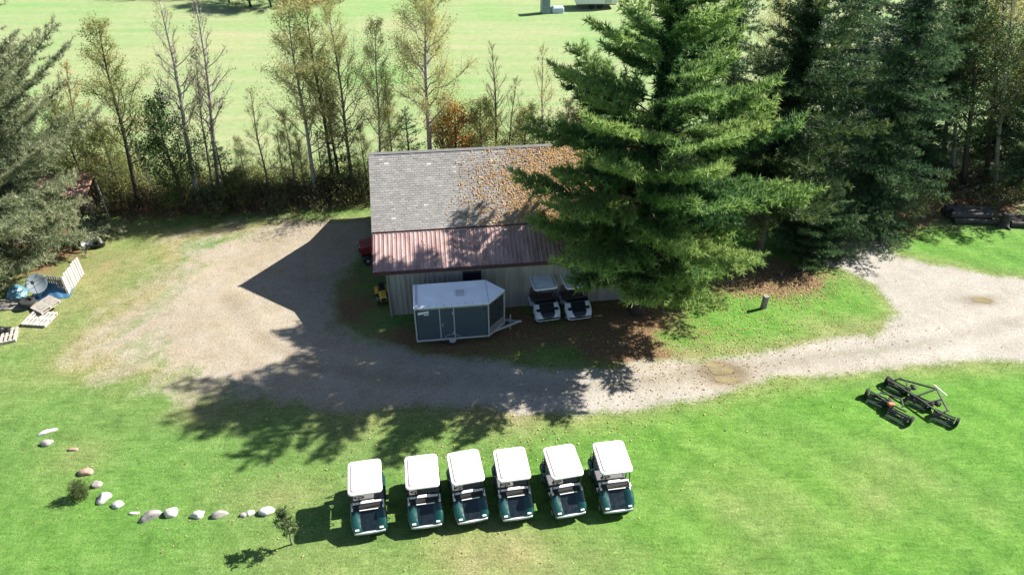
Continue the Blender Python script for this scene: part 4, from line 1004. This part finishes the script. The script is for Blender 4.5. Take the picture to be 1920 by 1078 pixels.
def nloc(n): return np.array([-n[1]*sa, n[1]*ca, n[2]])
N = 34000
u = rng.uniform(3.2, BL, N); wd = rng.uniform(E1[0]-.1, E2[0], N); f = (wd-E1[0])/(E2[0]-E1[0])
dens = (sstep(3.6, 10.0, u+1.0*(fbm(u, wd, 1.4, 3, 6)-.5)*3-1.6*np.clip(f-.55, 0, 1)*2.0-.6*(f-.3)+.5)**1.15)*(.45+1.0*fbm(u, wd, .6, 3, 8))
k = rng.rand(N) < dens*.85
mz = E2[1]+.095-(E2[0]-wd)*(ms_dir.z/ms_dir.y)
leaf_scatter('fallen_leaves', shed_pts(u[k], wd[k], mz[k]+.02), nloc(Vector((0, -ms_dir.z, ms_dir.y)).normalized()), .042, LEAF, 1, 'orange drift of fallen leaves on the grey shingles')
N = 9000
u = rng.uniform(0, BL, N); wd = rng.uniform(.02, E1[0], N)
dens = .025+.75*sstep(6.0, 9.5, u+(fbm(u, wd, 1.2, 3, 5)-.5)*3)*(.4+.6*sstep(.5, 2.0, wd))
k = rng.rand(N) < dens
leaf_scatter('fallen_leaves', shed_pts(u[k], wd[k], E0[1]+.045+wd[k]*(E1[1]-E0[1])/E1[0]), nloc(nrm), .042, LEAF, 2, 'scattered fallen leaves on the red metal lean-to roof')
P = []
for (px, py, rx, ry, n) in ((1440, 530, 3.2, 1.8, 2600), (1200, 620, 6, 2.8, 1300), (1330, 640, 4, 1.8, 300), (1650, 400, 6, 3, 1000), (900, 800, 7, 2.0, 500), (700, 930, 9, 4, 420), (1500, 620, 7, 2, 380), (400, 420, 8, 2.0, 500), (1250, 720, 8, 1.4, 420)):
    c = g(px, py); a = rng.normal(size=(n, 2))*.6; P.append(np.stack([c.x+a[:, 0]*rx, c.y+a[:, 1]*ry, np.full(n, .02)], 1))
leaf_scatter('fallen_leaves', np.concatenate(P), (0, 0, 1), .036, LEAFD, 3, 'dry fallen leaves strewn over lawn and driveway')

# ------------------------------------------------------------------ young grass and weeds standing proud of the lawn
GRASS = foliage('grass_blade', [(.075, .17, .022), (.12, .25, .040), (.20, .28, .07), (.34, .32, .14)], .5)
rng = np.random.RandomState(91); N = 60000
gx = rng.uniform(-27, 27, N); gy = 9.5+30*rng.rand(N)**1.35
am, sdg = masks(gx, gy)
dn = .03+.35*np.clip(fbm(gx, gy, 1.1, 3, 9)-.5, 0, 1)+1.2*np.exp(-((sdg+.25)/.35)**2)+.25*blob(gx, gy, g(250, 600), 7, 7)
k = (rng.rand(N) < np.clip(dn, 0, 1)*np.where(am['gravel'] > .55, .10, 1.0))
P = np.stack([gx[k], gy[k], np.full(k.sum(), .0)], 1); Ng = len(P)
tri = tufts(P, np.repeat([[0, 0, 1.]], Ng, 0), rng.uniform(.03, .065, Ng), 4, rng, fwd=.7, spread=.8, up=.3, wid=.14)
tag(linked(fast_mesh('grass_tufts', tri, 3, GRASS, {'var': np.repeat(np.clip(.25+.75*am['dry'][k]+rng.normal(0, .2, Ng), 0, 1), 4)}), 'grass_tufts'), 'short tufts of grass across the lawn and gravel edges', 'grass', kind='stuff')

# ------------------------------------------------------------------ junk under the grey-green conifer
old_wood = M('bleached_wood', (.33, .30, .265), .85, 0, .3, 5, .3, 25, stretch=(1, 1, 6))
grey_wood = M('grey_wood', (.20, .18, .165), .9, 0, .35, 5, .3, 25)
def boards(root, a, b, h, n, m, name='board', thick=.025, gap=.045, seed=0):
    rg = random.Random(seed); a, b = Vector(a), Vector(b); d = b-a; L = d.length; d.normalize(); nn = Vector((d.y, -d.x, 0)); bw = L/n
    for k in range(n):
        hh = h+rg.uniform(-.06, .05); p = a+d*(bw*(k+.5)); rot = Matrix((d, nn, Zv)).transposed()
        MB().box(p+Zv*(hh/2+.01)+nn*rg.uniform(-.006, .006), (bw-gap, thick, hh), rot).build(name, m, root)
c0 = g(129, 553); c1 = g(158, 513); c2 = g(94, 549)
bn = thing('wooden_bin', 'whitewashed board bin with its sunlit side coloured paler behind the satellite dish', 'bin', (c0.x, c0.y, 0))
z3 = Vector((0, 0, 0)); boards(bn, z3, c1-c0, 1.05, 9, M('whitewash_sunny', (.36, .34, .31), .85, 0, .2, 6, .2, 25), seed=1); boards(bn, c2-c0, z3, 1.05, 8, grey_wood, seed=2)  # sunward boards coloured paler, shaded boards greyer
m = MB()
for z in (.2, .85):
    bar(m, Vector((-.03, .04, z)), (c1-c0)+Vector((-.05, 0, z)), .05, .08); bar(m, Vector((-.03, .04, z)), (c2-c0)+Vector((0, .05, z)), .05, .08)
m.build('rail', grey_wood, bn)
# satellite dish
c = g(82, 557); sdh = thing('satellite_dish', 'round grey satellite dish lying against the blue tarp', 'satellite dish', (c.x, c.y, 0), R(15))
dm = M('dish_grey', (.19, .225, .25), .45, .1, .12, 4); tl_ = Matrix.Rotation(R(48), 3, 'X')
m = MB(); pr = [(.05, .0), (.25, .025), (.45, .085), (.60, .15), (.61, .165), (.60, .165), (.44, .10), (.24, .04), (.04, .015)]
pr = [(a*.8, b*.8) for a, b in pr]; m.lathe(pr, 'z', (0, 0, 0), 28); m.v = [tuple(tl_ @ Vector(v)+Vector((0, 0, .78))) for v in m.v]; m.build('reflector', dm, sdh, smooth=True)
for a in (-90, 30, 150): MB().tube([tl_ @ Vector((.5*math.cos(R(a)), .5*math.sin(R(a)), .12))+Vector((0, 0, .78)), tl_ @ Vector((0, 0, .55))+Vector((0, 0, .78))], .013, 5).build('feed_arm', blackm, sdh)
MB().lathe([(.05, -.08), (.07, -.02), (.07, .06), (.02, .08)], 'z', tl_ @ Vector((0, 0, .55))+Vector((0, 0, .78)), 10).build('feed_horn', blackm, sdh)
MB().tube([(0, .05, .76), (0, .22, .40), (0, .22, 0)], .035, 8).build('mast', blackm, sdh)
def tarp(px, py, rx, ry, h, ang, seed, m, label):
    c = g(px, py); n = 26; X_, Y_ = np.meshgrid(np.linspace(-1, 1, n), np.linspace(-1, 1, n)); r = np.hypot(X_, Y_)
    rg = np.random.RandomState(seed)
    z = h*np.clip(1-r**2.2, 0, 1)*(.65+.7*fbm(X_+seed, Y_, .7, 4, seed))+.05*np.abs(np.sin(7*X_+4*Y_+3*fbm(X_, Y_, .5, 2, seed)))*(r < 1.1)+.015
    me = grid_mesh('tarp', X_*rx*(1+.12*fbm(X_, Y_, .6, 2, 3)), Y_*ry, z, {}, m)
    o = linked(me, 'tarpaulin'); o.location = (c.x, c.y, 0); o.rotation_euler = (0, 0, R(ang)); return tag(o, label, 'tarp', 'blue tarps in the junk pile')
blue = M('blue_tarp', (.030, .095, .17), .38, 0, .3, 3, .15, 10); paleb = M('pale_blue_tarp', (.07, .16, .20), .38, 0, .25, 3)
tarp(100, 550, .85, .55, .5, 12, 2, blue, 'crumpled blue tarp heaped below the satellite dish')
tarp(33, 552, .45, .45, .45, 20, 5, paleb, 'small pale blue tarp bundle in deep shade left of the dish')
def pallet(px, py, z, rz, tx, ty, m, label):
    c = g(px, py, z); t = thing('pallet', label, 'pallet', (c.x, c.y, z), 0, 'wooden pallets by the junk pile'); t.rotation_euler = (R(tx), R(ty), R(rz))
    for k in range(3): MB().box((0, -.45+.45*k, .06), (1.16, .09, .09)).build('stringer', m, t)
    for k in range(7): MB().box((-.53+.177*k, 0, .117), (.11, 1.0, .02)).build('slat', m, t)
    for k in range(3): MB().box((-.53+.53*k, 0, .006), (.11, 1.0, .018)).build('slat', m, t)
    return t
pallet(87, 573, .16, -35, 8, -10, old_wood, 'gappy wooden pallet tilted against the blue tarp')
pallet(75, 600, .02, -5, 0, 0, M('pale_board', (.36, .33, .30), .85, 0, .2, 5), 'pale wooden pallet lying flat on the grass below the tilted one')
pallet(6, 634, .02, 22, 0, 0, old_wood, 'wooden pallet with black scrap on it beyond the flat one')
c = g(0, 622, .15)
sp_o = thing('scrap_motor', 'black lump of scrap machinery resting on a pallet', 'scrap', (c.x+.1, c.y, .145)); MB().lathe([(.10, 0), (.16, .05), (.16, .2), (.08, .26)], 'z', (0, 0, 0), 12).build('housing', iron, sp_o); MB().box((.22, .05, .07), (.22, .16, .14)).build('bracket', iron, sp_o, bevel=.02); MB().tube([(-.3, -.1, .05), (.1, .05, .2), (.35, .2, .1)], .03, 6).build('pipe', iron, sp_o)
def tyre(px, py, z, label):
    c = g(px, py, z); o = MB().lathe([(.19, -.09), (.30, -.10), (.34, -.06), (.34, .06), (.30, .10), (.19, .09), (.20, 0)], 'z', (0, 0, 0), 20).build('old_tyre', rubber); o.location = (c.x, c.y, z+.10); tag(o, label, 'tyre', 'old tyres in the junk pile')
tyre(52, 570, 0, 'old black tyre at the bottom of the stack left of the dish'); tyre(53, 569, .205, 'old black tyre on top of the stack left of the dish')
rs = random.Random(4)
for k in range(5):
    c = g(12+rs.uniform(-8, 8), 580-k*3); o = MB().box((0, 0, 0), (2.2, .14, .05)).build('plank', grey_wood); o.location = (c.x, c.y, .03+.055*(k//2)); o.rotation_euler = (0, 0, R(8+rs.uniform(-6, 6)))
    tag(o, 'weathered grey plank in the lumber heap left of the tyres', 'plank', 'planks in the lumber heap')
def bucket(px, py, r, h, m, label, lie=False):
    c = g(px, py); t = thing('bucket', label, 'bucket', (c.x, c.y, 0))
    b_ = MB().lathe([(r*.8, 0), (r, h), (r*1.06, h), (r*1.06, h-.03), (r*.93, h-.03), (r*.9, h-.1)], 'z', (0, 0, 0), 16)
    hd = MB().tube([(r, 0, h-.03), (r*.8, -.12, h-.02), (0, -r-.1, h-.06), (-r*.8, -.12, h-.02), (-r, 0, h-.03)], .008, 5)
    b_.build('pail', m, t); hd.build('handle', steel, t)
    if lie: t.rotation_euler = (R(86), 0, R(40)); t.location = (c.x, c.y, r)
bucket(129, 452, .26, .55, M('orange_plastic', (.60, .16, .025), .4, 0, .1, 5), 'bright orange bucket at the edge of the weeds')
bucket(139, 457, .24, .45, M('white_plastic', (.66, .67, .68), .4, 0, .08, 5), 'white bucket standing beside the orange bucket')
bucket(160, 455, .28, .7, MATS['white_plastic'], 'white drum lying on its side near the orange bucket', True)
bucket(172, 450, .20, .45, MATS['white_plastic'], 'upright white bucket between drum and black tub')
c = g(182, 462); t = thing('mixing_tub', 'low black oval tub at the edge of the grass', 'tub', (c.x, c.y, 0), R(10))
m = MB().loft([[(x*.85, y*.85, .01) for x, y in rrect(.95, .55, .2, 4)], [(x, y, .24) for x, y in rrect(.95, .55, .2, 4)], [(x*1.05, y*1.06, .25) for x, y in rrect(.95, .55, .2, 4)], [(x*.95, y*.93, .24) for x, y in rrect(.95, .55, .2, 4)], [(x*.82, y*.8, .05) for x, y in rrect(.95, .55, .2, 4)]]); m.build('basin', blackm, t)
MB().box((.25, .1, .27), (.08, .62, .04), Matrix.Rotation(R(25), 3, 'Z')).build('stick', old_wood, t)
c = g(207, 412); t = thing('post', 'slim pale post with a crooked top by the weeds', 'post', (c.x, c.y, 0)); MB().tube([(0, 0, 0), (-.03, 0, 1.35)], [.05, .045], 8).build('shaft', old_wood, t); MB().box((.06, 0, 1.38), (.34, .07, .06), Matrix.Rotation(R(-25), 3, 'Y')).build('arm', old_wood, t)
# rusty lean-to
c = g(140, 402); ln = thing('lean_to', 'small rusty-roofed lean-to with pale posts half hidden by branches', 'lean-to', (c.x, c.y, 0), R(8))
rust = M('rusty_sheet', (.30, .165, .125), .7, .1, .3, 3, .2, 20)
for k in range(4): ribbed_panel(Vector((-1.5+.75*k, -.9, 1.62)), Xv, Vector((0, .25, -.97)), Vector((0, .97, .25)), .74, 1.9, pitch=.19, depth=.02).build('roof_panel', rust, ln)
for x, y, h in ((-1.4, -.8, 1.62), (1.4, -.8, 1.62), (-1.4, .8, 2.02), (1.4, .8, 2.02)): MB().box((x, y, h/2), (.09, .09, h)).build('post', old_wood, ln)
boards(ln, (-1.4, .78, 0), (1.4, .78, 0), 1.8, 11, M('brown_board', (.10, .06, .04), .9, 0, .3, 5), seed=6)
rs = random.Random(8)
for r in range(4):
    for k in range(9):
        o = MB().tube([(-1.1+.24*k+.12*(r % 2), -.3, .12+.2*r), (-1.1+.24*k+.12*(r % 2), .5, .12+.2*r)], rs.uniform(.085, .11), 7).build('log', M('log_end', (.20, .13, .085), .9, 0, .4, 8)); o.parent = None
        o.location = (c.x, c.y, 0); o.rotation_euler = (0, 0, R(8)); o.name = 'firewood_log'; tag(o, 'split firewood log stacked under the rusty lean-to', 'log', 'firewood under the lean-to')

# ------------------------------------------------------------------ machines by the shed gable
def shed_at(u, wd): return Vector((-6.19+u*ca-wd*sa, 26.40+u*sa+wd*ca, 0))
def tractor(loc, rz, paint, label, s=1.0, name='garden_tractor'):
    t = thing(name, label, 'tractor', loc, rz); t.scale = (s, s, s)
    MB().loft([[(x, -.95, z) for x, z in ((-.26, .42), (.26, .42), (.27, .75), (.2, .86), (-.2, .86), (-.27, .75))], [(x, -.15, z) for x, z in ((-.30, .42), (.30, .42), (.31, .84), (.23, .95), (-.23, .95), (-.31, .84))]]).build('hood', paint, t, bevel=.03)
    MB().box((0, -.965, .62), (.40, .03, .28)).build('grille', blackm, t)
    MB().box((0, .05, .34), (.5, 1.9, .12)).build('chassis', blackm, t)
    MB().box((0, .22, .42), (.95, .75, .05)).build('footboard', blackm, t)
    for sx in (-1, 1):
        m = MB(); m.loft([[(sx*.30, .62+.40*math.cos(a), .40+.40*math.sin(a)) for a in [R(x) for x in range(10, 181, 17)]], [(sx*.58, .62+.40*math.cos(a), .40+.40*math.sin(a)) for a in [R(x) for x in range(10, 181, 17)]]], False, False)
        f_ = m.build('fender', paint, t); f_.modifiers.new('solid', 'SOLIDIFY').thickness = .02
        wh = MB().lathe([(.15, -.11), (.30, -.12), (.34, -.08), (.34, .08), (.30, .12), (.15, .11)], 'x', (sx*.46, .62, .34), 18).build('rear_wheel', rubber, t); MB().lathe([(.03, -.125), (.16, -.10), (.16, .10), (.03, .125)], 'x', (sx*.46, .62, .34), 12).build('rim', steel, wh)
        wh = MB().lathe([(.09, -.07), (.19, -.08), (.22, -.05), (.22, .05), (.19, .08), (.09, .07)], 'x', (sx*.42, -.70, .22), 16).build('front_wheel', rubber, t); MB().lathe([(.03, -.08), (.10, -.06), (.10, .06), (.03, .08)], 'x', (sx*.42, -.70, .22), 10).build('rim', steel, wh)
        MB().lathe([(.05, 0), (.055, .02), (.02, .03)], 'y', (sx*.16, -.965, .78), 10).build('headlight', MATS['lamp_clear'], t)
    MB().box((0, .58, .66), (.46, .46, .10)).build('seat', blackm, t, bevel=.03); MB().box((0, .82, .86), (.44, .09, .34), Matrix.Rotation(R(-10), 3, 'X')).build('backrest', blackm, t, bevel=.03)
    MB().tube([(0, -.12, .9), (0, .10, 1.05)], .02, 6).build('steering_column', blackm, t)
    sw = MB(); cc = Vector((0, .11, 1.06)); sw.tube([cc+Vector((.18*math.cos(a), .05*math.sin(a), .17*math.sin(a))) for a in [2*math.pi*k/12 for k in range(13)]], .014, 5, False); sw.tube([cc-Xv*.18, cc+Xv*.18], .012, 5); sw.build('steering_wheel', blackm, t)
    MB().box((0, -.05, .16), (1.05, .55, .12)).build('mower_deck', M('deck_grey', (.22, .23, .24), .5, .2, .2, 5), t, bevel=.03)
    return t
tractor(shed_at(.02, 5.3), BA+R(-78), M('tractor_red', (.17, .022, .024), .35, 0, .2, 4), 'dark red garden tractor parked in shade by the shed gable', 1.25)
tractor(shed_at(.12, 1.55), BA+R(8), M('tractor_yellow', (.50, .30, .02), .4, 0, .15, 4), 'yellow riding mower tucked against the shed corner', .62, 'riding_mower')

# ------------------------------------------------------------------ shaded edge of the wood
rs = random.Random(12); dlog = M('dark_log', (.05, .043, .040), .9, 0, .4, 4, .4, 15)
def log(a, b, r, m, label, z=0.0, group=None):
    a, b = Vector(a), Vector(b); pts = [a+(b-a)*k/5+Vector((0, rs.uniform(-.03, .03), rs.uniform(-.01, .02))) for k in range(6)]
    c = (a+b)/2; o = MB().tube([p-Vector((c.x, c.y, 0))+Zv*(r+z) for p in pts], [r*(1.05-.03*k) for k in range(6)], 9).build('log', m); o.location = (c.x, c.y, 0); return tag(o, label, 'log', group)
for row in range(2):
    for k in range(4-row):
        a = g(1786+rs.uniform(-6, 6), 418); b = g(1868+rs.uniform(-6, 6), 421); off = Vector((0, k*.34+row*.17, 0))
        log(a+off, b+off, .15+.03*rs.random(), dlog, 'dark log stacked in the shady log pile', row*.29, 'log pile at the wood edge')
for k in range(3):
    a = g(1893, 424); b = g(1945, 428); off = Vector((0, k*.36, 0)); log(a+off, b+off, .17, dlog, 'dark log in the low heap beside the grey stump', 0, 'logs beside the stump')
pale_log = M('barkless_log', (.36, .30, .22), .85, 0, .3, 5)
log(g(1797, 354), g(1838, 342), .10, pale_log, 'pale barkless log fallen on the wood floor, the longer of two')
log(g(1806, 362), g(1846, 351), .14, pale_log, 'thick pale barkless log lying below the longer one')
log(g(1868, 345), g(1940, 352), .05, bark_grey, 'thin grey fallen trunk on the wood floor behind the stump')
log(g(1640, 414), g(1664, 421), .05, M('white_stick', (.5, .46, .42), .85), 'short white branch lying in the shade by the tall dark spruce')
c = g(1880, 424); t = thing('tree_stump', 'grey splintered stump beside the log pile', 'stump', (c.x, c.y, 0)); MB().tube([(0, 0, 0), (.02, 0, .25), (0, 0, .8)], [.36, .25, .22], 10).build('bole', dlog, t)
for a in (20, 110, 200, 290): MB().tube([(.2*math.cos(R(a)), .2*math.sin(R(a)), .12), (.5*math.cos(R(a)), .5*math.sin(R(a)), .0)], [.1, .04], 6).build('root', dlog, t)
c = g(1431, 578); t = thing('old_post', 'stout grey wooden post in front of the leaf bed under the pines', 'post', (c.x, c.y, 0), R(20)); MB().box((0, 0, .36), (.24, .20, .74)).build('shaft', grey_wood, t, bevel=.02); MB().box((.12, .0, .34), (.04, .12, .70)).build('lit_edge', old_wood, t)  # paler strip on the shaft stands for its sunlit right edge
c = g(1518, 486); t = thing('marker_stake', 'thin wooden stake leaning beside the fir shrub', 'stake', (c.x, c.y, 0)); MB().tube([(0, 0, 0), (.10, .04, .75)], [.03, .025], 6).build('shaft', old_wood, t); MB().box((.10, .04, .74), (.06, .03, .10)).build('tip', old_wood, t)
m = MB(); q = [g(1440, 528), g(1462, 522), g(1488, 518), g(1500, 512), g(1513, 506)]; cc = q[2]
m.tube([p-cc+Zv*.07 for p in q], [.035, .05, .06, .075, .08], 7); m.tube([q[3]-cc+Zv*.07, q[3]-cc+Vector((.25, .45, .2))], [.04, .015], 5); m.tube([q[1]-cc+Zv*.07, q[1]-cc+Vector((-.1, .4, .12))], [.03, .01], 5)
o = m.build('shadow_branch', bark_dark); o.location = (cc.x, cc.y, 0); tag(o, 'long dark branch shape standing in for a shadow across the brown leaf bed', 'branch')  # branch shape laid where a post's cast shadow darkens the ground

# ------------------------------------------------------------------ beyond the meadow
c = g(1022, 25); t = thing('storage_locker', 'blue-grey metal locker standing far out on the meadow', 'locker', (c.x, c.y, 0), R(12)); bg_ = M('locker_blue', (.16, .22, .30), .4, .2, .15, 3)
MB().box((0, 0, 1.0), (.85, .85, 2.0)).build('cabinet', bg_, t, bevel=.02); MB().box((.2, -.44, 1.0), (.36, .03, 1.7)).build('door', bg_, t); MB().box((0, 0, 2.03), (.95, .95, .06)).build('lid', alu, t)
c = g(1046, 24); t = thing('tarped_stack', 'low pale blue wrapped stack next to the far locker', 'stack', (c.x, c.y, 0), R(5))
MB().loft([[(x, y, 0) for x, y in rrect(1.2, .8, .1, 3)], [(x*.98, y*.98, .5) for x, y in rrect(1.2, .8, .1, 3)], [(x*.8, y*.7, .62) for x, y in rrect(1.2, .8, .1, 3)]]).build('wrap', M('pale_wrap', (.45, .52, .66), .4, 0, .2, 6, .3, 8), t); MB().box((0, 0, .3), (1.24, .05, .62)).build('strap', blackm, t)
c = g(1118, 18); t = thing('camper', 'white camper body beyond the meadow behind the huge pine', 'camper', (c.x, c.y, 0), R(3))
MB().box((0, .9, 1.55), (4.4, 2.0, 2.1)).build('body', M('camper_white', (.80, .80, .80), .4, 0, .04, 3), t, bevel=.12); MB().box((-.6, -.11, 1.8), (.9, .03, .6)).build('window', MATS['dark_glass'], t); MB().box((1.2, -.11, 1.4), (.7, .03, 1.6)).build('door', alu, t)
for x in (-.5, .4): MB().lathe([(.1, -.1), (.3, -.1), (.33, 0), (.3, .1), (.1, .1)], 'y', (x, .1, .33), 14).build('wheel', rubber, t)
MB().box((0, .9, .45), (4.2, 1.6, .12)).build('chassis', blackm, t)
for i, (px, py, s, sz, lab) in enumerate(((430, 6, 1.3, .8, 'dark bush standing in for tree shade on the far meadow edge, thinner end'), (470, 13, 1.6, .8, 'dark bush standing in for tree shade on the far meadow edge, middle of three'), (508, 14, 1.3, .75, 'dark bush standing in for tree shade on the far meadow edge next to the brown brush'))):
    plant('shade_bush', shrub_g, g(px, py), lab, 'bush', bark_dark, SPRUCE, i*2.1, s, sz, (0, 0), 'dark bushes standing in for tree shade beyond the meadow')  # dark bushes added in place of shade from trees out of view
brush('undergrowth', gv(520, 10), gv(645, 2), .8, 130, .8, 2.0, 15, ORA, 'orange-brown brush on the far edge of the meadow')
brush('undergrowth', gv(200, -2), gv(400, -2), .5, 120, .8, 2.0, 16, SPRUCE, 'dark thicket line far across the meadow')
